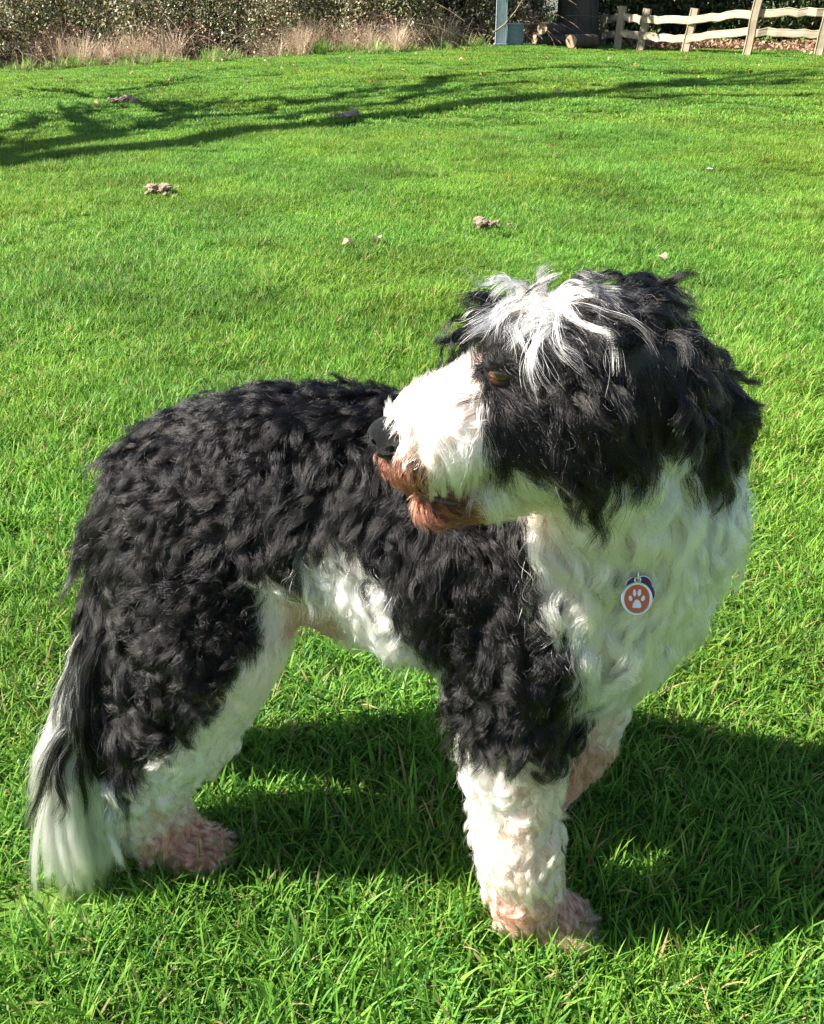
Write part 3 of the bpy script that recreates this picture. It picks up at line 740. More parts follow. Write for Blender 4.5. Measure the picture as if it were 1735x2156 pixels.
# where on the dog each style and colour grows: style, colour, position, lie of the hair
SEEDS = [
    ('back', 'K', -0.087, 0.906, 0.670, -0.99, -0.17, -0.01),
    ('back', 'K', -0.158, 0.890, 0.661, -0.93, -0.26, -0.27),
    ('back', 'K', -0.217, 0.898, 0.646, -0.88, -0.21, -0.43),
    ('back', 'K', -0.287, 0.933, 0.619, -0.75, -0.36, -0.55),
    ('back', 'K', -0.331, 0.914, 0.579, -0.45, -0.39, -0.80),
    ('back', 'K', -0.352, 0.898, 0.526, -0.10, -0.39, -0.91),
    ('back', 'K', -0.362, 0.881, 0.472, 0.06, -0.29, -0.96),
    ('back', 'K', -0.355, 0.865, 0.421, -0.13, -0.30, -0.95),
    ('back', 'K', -0.058, 0.838, 0.646, -0.80, -0.36, -0.48),
    ('back', 'K', -0.133, 0.837, 0.630, -0.71, -0.37, -0.59),
    ('back', 'K', -0.211, 0.842, 0.605, -0.60, -0.28, -0.75),
    ('back', 'K', -0.282, 0.844, 0.569, -0.47, -0.21, -0.86),
    ('back', 'K', -0.092, 0.813, 0.604, -0.60, -0.25, -0.76),
    ('back', 'K', -0.033, 0.799, 0.612, -0.49, -0.34, -0.81),
    ('back', 'K', -0.154, 0.812, 0.576, -0.65, -0.11, -0.75),
    ('back', 'K', -0.229, 0.819, 0.543, -0.57, -0.10, -0.82),
    ('back', 'K', -0.300, 0.833, 0.503, -0.25, -0.06, -0.97),
    ('back', 'K', 0.006, 0.768, 0.574, -0.36, -0.15, -0.92),
    ('back', 'K', -0.043, 0.786, 0.574, -0.42, -0.10, -0.90),
    ('back', 'K', -0.123, 0.809, 0.583, -0.43, -0.23, -0.87),
    ('back', 'K', -0.083, 0.802, 0.582, -0.26, -0.23, -0.94),
    ('back', 'K', 0.040, 0.748, 0.530, -0.29, 0.09, -0.95),
    ('back', 'K', 0.011, 0.759, 0.534, 0.00, -0.04, -1.00),
    ('back', 'K', 0.027, 0.763, 0.471, 0.27, 0.23, -0.93),
    ('back', 'K', 0.046, 0.767, 0.435, 0.43, -0.02, -0.90),
    ('back', 'K', 0.062, 0.746, 0.571, -0.20, -0.18, -0.96),
    ('back', 'K', 0.089, 0.746, 0.604, -0.24, -0.28, -0.93),
    ('sho', 'K', 0.086, 0.733, 0.552, -0.05, -0.12, -0.99),
    ('sho', 'K', 0.065, 0.738, 0.490, 0.09, -0.13, -0.99),
    ('sho', 'K', 0.111, 0.718, 0.504, 0.06, -0.29, -0.95),
    ('sho', 'K', 0.090, 0.715, 0.434, 0.14, -0.15, -0.98),
    ('sho', 'K', 0.136, 0.705, 0.455, 0.06, 0.06, -1.00),
    ('sho', 'K', 0.143, 0.712, 0.497, 0.16, -0.22, -0.96),
    ('sho', 'K', 0.123, 0.721, 0.532, 0.17, -0.11, -0.98),
    ('sho', 'K', 0.112, 0.731, 0.581, 0.07, -0.25, -0.97),
    ('sho', 'K', 0.098, 0.744, 0.610, 0.04, -0.40, -0.92),
    ('sho', 'K', 0.067, 0.725, 0.398, 0.01, -0.35, -0.94),
    ('sho', 'K', 0.115, 0.703, 0.405, 0.02, -0.17, -0.99),
    ('sho', 'K', 0.169, 0.727, 0.390, -0.20, -0.11, -0.97),
    ('sho', 'K', 0.072, 0.715, 0.381, 0.10, -0.29, -0.95),
    ('sho', 'K', 0.131, 0.702, 0.383, -0.11, -0.10, -0.99),
    ('sho', 'K', 0.167, 0.728, 0.359, -0.24, -0.24, -0.94),
    ('sho', 'K', 0.153, 0.708, 0.452, 0.28, 0.17, -0.94),
    ('curl', 'K', -0.318, 0.827, 0.442, 0.06, -0.34, -0.94),
    ('curl', 'K', -0.242, 0.797, 0.477, -0.32, -0.52, -0.79),
    ('curl', 'K', -0.187, 0.811, 0.535, -0.41, 0.01, -0.91),
    ('curl', 'K', -0.207, 0.802, 0.480, -0.23, -0.51, -0.83),
    ('curl', 'K', -0.273, 0.779, 0.413, -0.04, -0.02, -1.00),
    ('curl', 'K', -0.217, 0.774, 0.430, -0.22, -0.26, -0.94),
    ('curl', 'K', -0.314, 0.797, 0.341, 0.07, -0.18, -0.98),
    ('curl', 'K', -0.251, 0.776, 0.367, -0.28, 0.13, -0.95),
    ('curl', 'K', -0.342, 0.805, 0.281, 0.11, -0.28, -0.95),
    ('curl', 'K', -0.288, 0.785, 0.308, -0.10, 0.06, -0.99),
    ('curl', 'K', -0.190, 0.794, 0.453, -0.15, -0.51, -0.85),
    ('curl', 'K', -0.156, 0.806, 0.539, -0.28, -0.01, -0.96),
    ('curl', 'K', -0.124, 0.803, 0.553, -0.22, -0.09, -0.97),
    ('curl', 'K', -0.136, 0.803, 0.522, -0.13, 0.08, -0.99),
    ('curl', 'K', -0.180, 0.811, 0.505, -0.32, 0.12, -0.94),
    ('short', 'W', -0.150, 0.808, 0.501, -0.23, 0.21, -0.95),
    ('short', 'W', -0.154, 0.819, 0.448, -0.40, -0.29, -0.87),
    ('short', 'W', -0.166, 0.802, 0.407, -0.39, -0.41, -0.83),
    ('short', 'W', -0.185, 0.798, 0.369, -0.69, -0.19, -0.70),
    ('short', 'W', -0.216, 0.796, 0.328, -0.72, -0.15, -0.68),
    ('short', 'W', -0.246, 0.792, 0.298, -0.72, -0.06, -0.69),
    ('wool', 'W', -0.266, 0.790, 0.273, -0.57, -0.04, -0.82),
    ('wool', 'W', -0.309, 0.791, 0.249, -0.19, 0.24, -0.95),
    ('wool', 'W', -0.373, 0.822, 0.192, 0.05, -0.23, -0.97),
    ('wool', 'W', -0.413, 0.844, 0.135, 0.14, -0.39, -0.91),
    ('wool', 'W', -0.344, 0.812, 0.170, -0.09, 0.17, -0.98),
    ('wool', 'W', -0.304, 0.811, 0.196, -0.45, 0.20, -0.87),
    ('wool', 'W', -0.426, 0.824, 0.113, -0.69, -0.32, -0.65),
    ('wool', 'W', -0.391, 0.842, 0.074, 0.42, -0.23, -0.88),
    ('wool', 'C', -0.343, 0.824, 0.112, -0.24, 0.03, -0.97),
    ('wool', 'C', -0.322, 0.846, 0.096, -0.17, -0.37, -0.91),
    ('paw', 'P', -0.339, 0.827, 0.058, 0.49, -0.00, -0.87),
    ('paw', 'P', -0.303, 0.835, 0.048, 0.87, -0.14, -0.47),
    ('paw', 'P', -0.280, 0.838, 0.034, 0.91, -0.11, -0.41),
    ('paw', 'P', -0.370, 0.834, 0.024, 0.63, 0.06, -0.78),
    ('paw', 'P', -0.321, 0.842, 0.073, -0.03, -0.32, -0.95),
    ('paw', 'C', -0.387, 0.846, 0.036, 0.36, -0.33, -0.87),
    ('lock', 'W', -0.104, 0.800, 0.546, 0.25, -0.11, -0.96),
    ('lock', 'W', -0.083, 0.796, 0.551, 0.27, -0.18, -0.95),
    ('lock', 'W', -0.063, 0.788, 0.538, 0.38, -0.16, -0.91),
    ('lock', 'W', -0.044, 0.782, 0.513, 0.52, -0.10, -0.85),
    ('lock', 'W', -0.085, 0.798, 0.508, 0.52, 0.01, -0.85),
    ('lock', 'W', -0.066, 0.802, 0.473, 0.77, -0.01, -0.63),
    ('lock', 'W', -0.036, 0.805, 0.445, 0.85, -0.03, -0.53),
    ('lock', 'W', -0.003, 0.811, 0.420, 0.92, -0.11, -0.37),
    ('lock', 'W', 0.045, 0.791, 0.411, 0.73, -0.34, -0.59),
    ('lock', 'W', -0.042, 0.857, 0.401, 0.88, 0.45, -0.12),
    ('lock', 'W', -0.061, 0.858, 0.391, 0.77, 0.45, -0.45),
    ('lock', 'W', -0.113, 0.801, 0.530, 0.25, 0.00, -0.97),
    ('lock', 'W', -0.089, 0.796, 0.533, 0.38, -0.08, -0.92),
    ('lock', 'W', -0.024, 0.778, 0.491, 0.64, -0.07, -0.76),
    ('lock', 'W', -0.001, 0.802, 0.428, 0.89, -0.04, -0.45),
    ('lock', 'W', -0.017, 0.795, 0.447, 0.83, -0.03, -0.55),
    ('lock', 'W', -0.053, 0.787, 0.562, 0.32, -0.30, -0.90),
    ('lock', 'W', -0.033, 0.776, 0.534, 0.45, -0.19, -0.87),
    ('skin', 'S', -0.120, 0.815, 0.471, 0.06, 0.41, -0.91),
    ('skin', 'S', -0.124, 0.876, 0.392, 0.87, 0.02, -0.49),
    ('skin', 'S', -0.101, 0.861, 0.397, 0.59, 0.16, -0.79),
    ('skin', 'S', -0.135, 0.834, 0.438, -0.47, 0.33, -0.82),
    ('chest', 'Y', 0.134, 0.724, 0.574, 0.06, -0.17, -0.98),
    ('chest', 'Y', 0.165, 0.717, 0.529, -0.35, -0.07, -0.93),
    ('chest', 'Y', 0.177, 0.715, 0.477, -0.38, -0.14, -0.92),
    ('chest', 'Y', 0.237, 0.877, 0.294, 0.14, -0.05, -0.99),
    ('chest', 'Y', 0.190, 0.704, 0.614, 0.11, 0.34, -0.93),
    ('chest', 'Y', 0.201, 0.720, 0.549, -0.13, 0.07, -0.99),
    ('chest', 'Y', 0.236, 0.709, 0.611, -0.00, 0.15, -0.99),
    ('chest', 'Y', 0.249, 0.725, 0.546, -0.16, 0.26, -0.95),
    ('chest', 'Y', 0.240, 0.732, 0.482, -0.25, 0.04, -0.97),
    ('chest', 'Y', 0.294, 0.757, 0.524, -0.35, -0.03, -0.94),
    ('chest', 'Y', 0.290, 0.735, 0.595, -0.20, -0.12, -0.97),
    ('chest', 'Y', 0.318, 0.779, 0.617, 0.03, -0.44, -0.90),
    ('chest', 'Y', 0.269, 0.726, 0.652, -0.10, -0.21, -0.97),
    ('chest', 'Y', 0.223, 0.696, 0.678, -0.11, 0.13, -0.99),
    ('chest', 'Y', 0.180, 0.686, 0.669, 0.08, 0.23, -0.97),
    ('chest', 'Y', 0.143, 0.700, 0.647, 0.69, 0.15, -0.71),
    ('chest', 'Y', 0.237, 0.752, 0.421, -0.46, 0.32, -0.83),
    ('chest', 'Y', 0.124, 0.732, 0.607, 0.14, -0.20, -0.97),
    ('chest', 'Y', 0.287, 0.769, 0.460, -0.41, -0.13, -0.90),
    ('chest', 'Y', 0.308, 0.790, 0.480, -0.41, -0.27, -0.87),
    ('short', 'T', 0.125, 0.723, 0.644, 0.63, -0.36, -0.69),
    ('short', 'T', 0.099, 0.672, 0.677, 0.82, 0.47, -0.31),
    ('short', 'T', 0.132, 0.676, 0.682, 0.95, 0.26, -0.18),
    ('short', 'T', 0.156, 0.686, 0.662, 0.84, 0.30, -0.45),
    ('wool', 'W', 0.075, 0.723, 0.325, 0.42, -0.13, -0.90),
    ('wool', 'W', 0.079, 0.735, 0.237, 0.25, -0.40, -0.88),
    ('wool', 'W', 0.103, 0.709, 0.266, 0.21, -0.06, -0.98),
    ('wool', 'W', 0.083, 0.736, 0.155, 0.33, -0.44, -0.83),
    ('wool', 'W', 0.106, 0.707, 0.198, 0.14, -0.24, -0.96),
    ('wool', 'W', 0.095, 0.709, 0.325, 0.29, 0.06, -0.96),
    ('wool', 'C', 0.108, 0.702, 0.346, 0.08, 0.15, -0.99),
    ('wool', 'C', 0.126, 0.706, 0.313, -0.09, 0.00, -1.00),
    ('wool', 'C', 0.168, 0.742, 0.305, -0.11, -0.44, -0.89),
    ('wool', 'C', 0.140, 0.709, 0.266, -0.18, -0.11, -0.98),
    ('wool', 'C', 0.208, 0.907, 0.050, -0.21, -0.42, -0.88),
    ('wool', 'C', 0.144, 0.705, 0.193, -0.04, -0.23, -0.97),
    ('wool', 'C', 0.174, 0.735, 0.166, -0.09, -0.46, -0.88),
    ('wool', 'C', 0.111, 0.715, 0.122, 0.40, -0.02, -0.92),
    ('wool', 'C', 0.161, 0.717, 0.136, -0.24, -0.12, -0.96),
    ('wool', 'C', 0.119, 0.705, 0.299, 0.00, -0.01, -1.00),
    ('wool', 'C', 0.121, 0.705, 0.225, 0.04, -0.01, -1.00),
    ('wool', 'C', 0.128, 0.699, 0.176, -0.02, -0.07, -1.00),
    ('wool', 'C', 0.148, 0.715, 0.304, -0.23, -0.21, -0.95),
    ('wool', 'C', 0.162, 0.723, 0.211, -0.16, -0.39, -0.91),
    ('paw', 'P', 0.136, 0.712, 0.081, 0.22, 0.09, -0.97),
    ('paw', 'P', 0.180, 0.728, 0.059, 0.33, -0.32, -0.89),
    ('paw', 'P', 0.218, 0.723, 0.028, 0.93, -0.14, -0.34),
    ('paw', 'P', 0.155, 0.714, 0.051, 0.43, 0.08, -0.90),
    ('paw', 'P', 0.192, 0.716, 0.039, 0.85, -0.12, -0.51),
    ('short', 'C', 0.252, 0.878, 0.262, -0.12, 0.05, -0.99),
    ('wool', 'C', 0.248, 0.880, 0.218, -0.27, 0.01, -0.96),
    ('wool', 'C', 0.268, 0.886, 0.246, -0.36, -0.09, -0.93),
    ('wool', 'P', 0.237, 0.876, 0.171, -0.30, -0.04, -0.95),
    ('wool', 'P', 0.232, 0.900, 0.108, -0.60, -0.24, -0.76),
    ('bridge', 'W', 0.001, 0.655, 0.776, 0.90, -0.40, 0.16),
    ('bridge', 'W', 0.012, 0.659, 0.780, 0.97, -0.21, 0.16),
    ('bridge', 'W', 0.031, 0.669, 0.788, 0.96, -0.07, 0.26),
    ('bridge', 'W', 0.045, 0.675, 0.794, 0.90, 0.12, 0.43),
    ('muz', 'W', 0.008, 0.641, 0.766, 0.36, -0.59, -0.72),
    ('muz', 'W', 0.027, 0.646, 0.772, 0.34, -0.59, -0.73),
    ('muz', 'W', 0.042, 0.650, 0.778, 0.34, -0.62, -0.70),
    ('muz', 'W', 0.023, 0.635, 0.753, 0.37, -0.31, -0.88),
    ('muz', 'W', 0.038, 0.637, 0.752, 0.28, -0.18, -0.94),
    ('muz', 'W', 0.049, 0.641, 0.762, 0.24, -0.32, -0.92),
    ('muz', 'W', 0.052, 0.639, 0.738, 0.06, 0.21, -0.98),
    ('muz', 'W', 0.035, 0.637, 0.727, -0.19, 0.27, -0.94),
    ('muz', 'W', 0.044, 0.659, 0.786, 0.15, -0.80, -0.58),
    ('muz', 'W', 0.023, 0.631, 0.736, 0.27, 0.07, -0.96),
    ('muz', 'W', 0.052, 0.657, 0.713, 0.61, 0.70, -0.38),
    ('muz', 'W', 0.065, 0.664, 0.704, 0.30, 0.03, -0.95),
    ('lip', 'R', -0.006, 0.633, 0.739, 0.38, -0.31, -0.87),
    ('lip', 'R', 0.001, 0.631, 0.732, 0.52, -0.08, -0.85),
    ('lip', 'C', 0.014, 0.630, 0.741, 0.32, -0.12, -0.94),
    ('lip', 'C', 0.001, 0.634, 0.751, 0.29, -0.46, -0.84),
    ('muzK', 'W', 0.081, 0.662, 0.701, 0.69, 0.24, -0.68),
    ('muzK', 'W', 0.094, 0.647, 0.713, 0.75, 0.23, -0.62),
    ('chin', 'R', 0.005, 0.665, 0.685, -0.04, -0.83, -0.56),
    ('chin', 'R', 0.017, 0.651, 0.684, 0.74, -0.38, -0.55),
    ('chin', 'R', 0.033, 0.653, 0.676, 0.85, 0.32, -0.41),
    ('chin', 'R', 0.049, 0.659, 0.673, 0.94, 0.34, -0.08),
    ('short', 'T', 0.061, 0.661, 0.676, 0.95, 0.30, -0.04),
    ('short', 'T', 0.078, 0.666, 0.676, 0.96, 0.29, 0.03),
    ('cheek', 'K', 0.064, 0.646, 0.772, 0.32, -0.43, -0.84),
    ('cheek', 'K', 0.072, 0.640, 0.750, 0.37, -0.07, -0.93),
    ('cheek', 'K', 0.088, 0.639, 0.739, 0.38, 0.07, -0.92),
    ('cheek', 'K', 0.059, 0.654, 0.784, 0.23, -0.62, -0.75),
    ('cheek', 'K', 0.086, 0.643, 0.769, 0.26, -0.36, -0.90),
    ('cheek', 'K', 0.102, 0.637, 0.752, 0.12, -0.10, -0.99),
    ('cheek', 'K', 0.073, 0.642, 0.733, 0.42, 0.23, -0.88),
    ('face', 'K', 0.059, 0.655, 0.811, -0.10, 0.36, 0.93),
    ('face', 'K', 0.058, 0.711, 0.807, 0.43, 0.55, 0.71),
    ('face', 'K', 0.066, 0.691, 0.814, 0.54, 0.62, 0.57),
    ('face', 'K', 0.070, 0.656, 0.790, 0.21, -0.44, -0.87),
    ('face', 'K', 0.082, 0.654, 0.793, 0.48, -0.33, -0.81),
    ('face', 'K', 0.079, 0.652, 0.813, 0.72, -0.05, -0.69),
    ('face', 'K', 0.054, 0.666, 0.796, -0.13, -0.64, -0.76),
    ('fore', 'K', 0.061, 0.786, 0.804, -0.25, 0.46, 0.85),
    ('fore', 'K', 0.061, 0.796, 0.810, 0.70, 0.06, 0.71),
    ('fore', 'K', 0.069, 0.726, 0.818, 0.64, 0.62, 0.46),
    ('fringe', 'W', 0.100, 0.805, 0.815, 0.57, -0.81, -0.15),
    ('fringe', 'W', 0.110, 0.743, 0.833, -0.68, -0.73, 0.08),
    ('fringe', 'W', 0.126, 0.724, 0.839, 0.82, -0.57, 0.08),
    ('fringe', 'W', 0.100, 0.702, 0.834, -0.29, -0.93, -0.22),
    ('fringe', 'K', 0.138, 0.703, 0.837, 0.42, -0.88, -0.21),
    ('fringe', 'K', 0.119, 0.673, 0.828, 0.25, -0.83, -0.49),
    ('fringe', 'K', 0.079, 0.801, 0.819, -0.97, -0.13, -0.19),
    ('fore', 'K', 0.074, 0.801, 0.817, -0.92, -0.20, -0.33),
    ('fore', 'K', 0.078, 0.790, 0.814, -0.32, 0.47, 0.83),
    ('fore', 'K', 0.074, 0.701, 0.822, 0.45, 0.76, 0.47),
    ('crown', 'K', 0.097, 0.808, 0.815, -0.97, 0.22, 0.03),
    ('crown', 'K', 0.126, 0.743, 0.836, 0.86, -0.47, 0.21),
    ('crown', 'K', 0.157, 0.750, 0.834, 0.99, -0.12, -0.01),
    ('crown', 'K', 0.190, 0.751, 0.830, 0.96, -0.22, -0.20),
    ('crown', 'K', 0.221, 0.742, 0.816, 0.74, -0.33, -0.59),
    ('crown', 'K', 0.247, 0.745, 0.774, 0.64, -0.39, -0.66),
    ('crown', 'K', 0.164, 0.700, 0.831, 0.52, -0.73, -0.45),
    ('crown', 'K', 0.143, 0.687, 0.831, 0.31, -0.84, -0.45),
    ('crown', 'K', 0.196, 0.692, 0.814, 0.44, -0.54, -0.71),
    ('crown', 'K', 0.214, 0.668, 0.799, 0.18, -0.36, -0.92),
    ('crown', 'K', 0.163, 0.651, 0.821, 0.09, -0.53, -0.84),
    ('crown', 'K', 0.266, 0.736, 0.769, 0.58, -0.68, -0.45),
    ('ear', 'K', 0.118, 0.651, 0.801, -0.06, -0.40, -0.92),
    ('ear', 'K', 0.145, 0.643, 0.808, -0.00, -0.35, -0.94),
    ('ear', 'K', 0.122, 0.636, 0.772, -0.02, -0.14, -0.99),
    ('ear', 'K', 0.159, 0.639, 0.771, -0.02, -0.05, -1.00),
    ('ear', 'K', 0.121, 0.635, 0.740, -0.05, 0.10, -0.99),
    ('ear', 'K', 0.149, 0.638, 0.730, -0.13, 0.13, -0.98),
    ('ear', 'K', 0.174, 0.643, 0.749, -0.08, 0.01, -1.00),
    ('ear', 'K', 0.104, 0.645, 0.780, -0.08, -0.36, -0.93),
    ('ear', 'K', 0.109, 0.637, 0.756, 0.06, -0.17, -0.98),
    ('cheek', 'K', 0.185, 0.648, 0.787, 0.02, -0.12, -0.99),
    ('cheek', 'K', 0.201, 0.653, 0.761, -0.13, -0.08, -0.99),
    ('chest', 'Y', 0.217, 0.667, 0.722, -0.42, -0.08, -0.90),
    ('chest', 'Y', 0.195, 0.654, 0.720, -0.22, 0.09, -0.97),
    ('chest', 'Y', 0.184, 0.651, 0.711, -0.20, 0.17, -0.96),
    ('lobe', 'K', 0.252, 0.714, 0.738, 0.08, -0.26, -0.96),
    ('lobe', 'K', 0.274, 0.724, 0.747, 0.82, 0.15, -0.55),
    ('lobe', 'K', 0.289, 0.728, 0.718, 0.28, 0.22, -0.94),
    ('lobe', 'K', 0.266, 0.717, 0.705, -0.06, 0.09, -0.99),
    ('lobe', 'K', 0.222, 0.667, 0.771, -0.10, -0.22, -0.97),
    ('lobe', 'K', 0.291, 0.732, 0.735, 0.59, 0.38, -0.71),
    ('ear', 'K', 0.048, 0.791, 0.793, -0.37, -0.46, -0.81),
    ('ear', 'K', 0.056, 0.795, 0.805, -0.63, -0.33, -0.70),
    # tail
    ('tailK', 'K', -0.327, 0.910, 0.53, -.10, -.3, -1), ('tailK', 'K', -0.357, 0.885, 0.46, -.02, -.3, -1), ('tailK', 'K', -0.362, 0.850, 0.40, .05, -.1, -1),
    ('tailK', 'K', -0.374, 0.835, 0.34, .08, -.1, -1), ('tailK', 'K', -0.379, 0.820, 0.29, .08, -.05, -1), ('tailK', 'K', -0.392, 0.845, 0.42, .0, -.1, -1),
    ('tailK', 'K', -0.384, 0.818, 0.26, .06, -.05, -1), ('tailK', 'K', -0.392, 0.815, 0.32, .0, -.05, -1),
    ('tailW', 'W', -0.407, 0.872, 0.375, -.32, -.05, -1), ('tailW', 'W', -0.419, 0.850, 0.32, -.28, 0, -1), ('tailW', 'W', -0.422, 0.838, 0.28, -.25, 0, -1),
    ('tailW', 'W', -0.412, 0.815, 0.25, -.15, 0, -1), ('tailW', 'W', -0.427, 0.815, 0.20, -.12, 0, -1), ('tailW', 'W', -0.447, 0.835, 0.19, -.2, 0, -1),
    ('tailW', 'W', -0.422, 0.850, 0.21, -.15, 0, -1), ('tailW', 'W', -0.407, 0.815, 0.21, .05, 0, -1),
    ('sho', 'K', 0.055, 0.78, 0.39, -.1, 0, -1), ('sho', 'K', 0.06, 0.80, 0.36, -.1, 0, -1), ('sho', 'K', 0.07, 0.82, 0.38, -.1, 0, -1),
    ('tailW', 'W', -0.44, 0.815, 0.15, -.08, 0, -1), ('tailW', 'W', -0.465, 0.83, 0.14, -.12, 0, -1), ('tailW', 'W', -0.42, 0.82, 0.14, .02, 0, -1), ('tailW', 'W', -0.44, 0.852, 0.15, -.1, 0, -1),
    # the side turned away: back, flank, legs, neck
    ('back', 'K', -0.20, 0.99, 0.63, -.9, .3, -.2), ('back', 'K', -0.05, 1.01, 0.56, -.7, .1, -.6), ('back', 'K', 0.10, 0.98, 0.58, -.6, .1, -.7), ('back', 'K', 0.12, 0.86, 0.69, -.9, .2, -.1),
    ('back', 'K', -0.33, 1.02, 0.52, -.6, .3, -.7), ('back', 'K', -0.05, 1.00, 0.46, -.4, 0, -.8), ('lock', 'W', 0.00, 0.97, 0.41, 0, 0, -1), ('lock', 'W', 0.08, 0.90, 0.38, 0, 0, -1), ('lock', 'W', 0.15, 0.88, 0.37, 0, 0, -1),
    ('curl', 'K', -0.25, 1.08, 0.46, -.2, 0, -1), ('curl', 'K', -0.33, 1.05, 0.38, -.2, 0, -1), ('short', 'W', -0.16, 1.05, 0.38, -.2, 0, -1), ('short', 'W', -0.24, 0.95, 0.33, -.2, 0, -1), ('short', 'W', -0.20, 0.93, 0.38, -.2, 0, -1),
    ('wool', 'W', -0.33, 1.03, 0.22, -.2, 0, -1), ('wool', 'W', -0.40, 1.03, 0.14, 0, 0, -1), ('wool', 'W', -0.33, 0.99, 0.13, 0, 0, -1), ('wool', 'W', -0.30, 0.93, 0.17, 0, 0, -1), ('wool', 'W', -0.38, 0.91, 0.15, 0, 0, -1), ('paw', 'P', -0.34, 1.0, 0.04, .8, 0, -.3),
    ('sho', 'K', 0.25, 0.98, 0.55, 0, 0, -1), ('sho', 'K', 0.25, 0.98, 0.42, 0, 0, -1), ('wool', 'C', 0.22, 0.96, 0.25, 0, 0, -1), ('wool', 'W', 0.18, 0.92, 0.22, 0, 0, -1), ('wool', 'C', 0.19, 0.95, 0.1, 0, 0, -1), ('paw', 'P', 0.19, 0.9, 0.04, .6, -.3, -.4),
    ('wool', 'W', 0.09, 0.79, 0.25, 0, 0, -1), ('wool', 'W', 0.13, 0.79, 0.2, 0, 0, -1), ('wool', 'W', 0.10, 0.77, 0.12, 0, 0, -1), ('paw', 'P', 0.16, 0.76, 0.04, .6, 0, -.4),
    ('chest', 'W', 0.33, 0.86, 0.48, 0, 0, -1), ('chest', 'W', 0.31, 0.92, 0.53, 0, 0, -1), ('chest', 'W', 0.34, 0.82, 0.60, .2, 0, -1), ('chest', 'W', 0.30, 0.88, 0.64, .2, 0, -1), ('back', 'K', 0.24, 0.92, 0.66, -.4, .5, -.6),
    ('crown', 'K', 0.22, 0.79, 0.79, .5, .6, -.5), ('crown', 'K', 0.25, 0.76, 0.76, .5, .3, -.8), ('crown', 'K', 0.15, 0.80, 0.79, 0, .7, -.6), ('crown', 'K', 0.29, 0.80, 0.72, .4, .3, -.9), ('chest', 'W', 0.29, 0.84, 0.67, .3, .3, -.9),
    ('ear', 'K', 0.10, 0.82, 0.77, 0, .1, -1), ('ear', 'K', 0.09, 0.82, 0.73, 0, 0, -1), ('ear', 'K', 0.05, 0.79, 0.78, -.2, 0, -1), ('muz', 'W', 0.03, 0.71, 0.74, .3, .2, -1), ('cheek', 'K', 0.09, 0.76, 0.74, .3, .2, -1),
]
TINT = {   # two ends of each hair colour; throat T and chest Y include painted shade
    'K': ((.0012, .0012, .0015), (.006, .0045, .004)), 'W': ((.78, .735, .66), (.65, .59, .50)), 'C': ((.78, .55, .43), (.58, .33, .24)),
    'P': ((.42, .17, .12), (.60, .32, .23)), 'R': ((.045, .010, .006), (.24, .075, .038)), 'T': ((.60, .49, .36), (.48, .37, .26)), 'Y': ((.70, .64, .52), (.58, .52, .40)), 'S': ((.62, .42, .33), (.55, .36, .28)),
}
SPOS = np.array([s[2:5] for s in SEEDS]); SDIR = np.array([s[5:8] for s in SEEDS], float)
SDIR /= np.linalg.norm(SDIR, axis=1, keepdims=True)
SSTY = np.array([STYLE[s[0]] for s in SEEDS]); SCOL = np.array([s[1] for s in SEEDS])

def wobble(P, amp, freq, seed):
    """cheap smooth noise vector"""
    r = np.random.default_rng(seed); out = np.zeros(P.shape)
    for o in range(3):
        k = r.normal(size=(4, 3)) * freq * (1.7 ** o); ph = r.uniform(0, 6.28, (4, 3))
        a = P @ k.T
        for j in range(3): out[:, j] += np.sin(a + ph[:, j]).sum(1) * (.5 ** o) * .35
    return out * amp

def seed_lookup(P, knn=5, power=3.0):
    """blended lie and style plus the nearest colour, at points P"""
    n = len(P); DIR = np.empty((n, 3)); STY = np.empty((n, SSTY.shape[1]))
    SP = SPOS.astype(np.float32); s2 = (SP * SP).sum(1)
    for i in range(0, n, 20000):
        p = P[i:i + 20000].astype(np.float32)
        d = np.sqrt(np.maximum((p * p).sum(1)[:, None] + s2[None] - 2 * p @ SP.T, 1e-8))
        ix = np.argpartition(d, knn, axis=1)[:, :knn]
        w = (np.take_along_axis(d, ix, 1) + 1e-3) ** -power; w /= w.sum(1, keepdims=True)
        DIR[i:i + 20000] = (SDIR[ix] * w[..., None]).sum(1)
        STY[i:i + 20000] = (SSTY[ix] * w[..., None]).sum(1)
    return DIR, STY

skd = kdtree.KDTree(len(SPOS))
for i, q in enumerate(SPOS): skd.insert(q, i)
skd.balance()
def nearest_seed(P):
    Q = P + wobble(P, .006, 90, 3) + wobble(P, .004, 260, 5)
    return np.fromiter((skd.find(q)[1] for q in Q.tolist()), int, len(Q))

V, F = surface_nets(sdf, (-.55, .55, -.03), (.42, 1.14, .9), .0055)
FC = V[F].mean(1)
tri = np.concatenate([F[:, [0, 1, 2]], F[:, [0, 2, 3]]])
TA = V[tri]
area = np.linalg.norm(np.cross(TA[:, 1] - TA[:, 0], TA[:, 2] - TA[:, 0]), axis=1) * .5
TC = TA.mean(1)
_, qsty = seed_lookup(FC); tsty = np.concatenate([qsty, qsty])
TN = sdf_grad(FC); TN = np.concatenate([TN, TN])
TOWARDS = np.array([-.15, -.86, .5])                  # the far side of the coat is thinner
dens = tsty[:, 0] * 1e4 * np.where(TN @ TOWARDS < -.35, .3, 1.0)
EYE = np.array([.0705, .6665, .7985]); NOSE = np.array([-.0185, .6565, .747])
dens[np.linalg.norm(TC - EYE, axis=1) < .0140] = 0
dens[np.linalg.norm(TC - NOSE, axis=1) < .019] = 0
FUR_SCALE = 1.0
want = area * dens * FUR_SCALE
N = int(want.sum())
pick = RNG.choice(len(tri), N, p=want / want.sum())
r1, r2 = np.sqrt(RNG.random(N)), RNG.random(N)
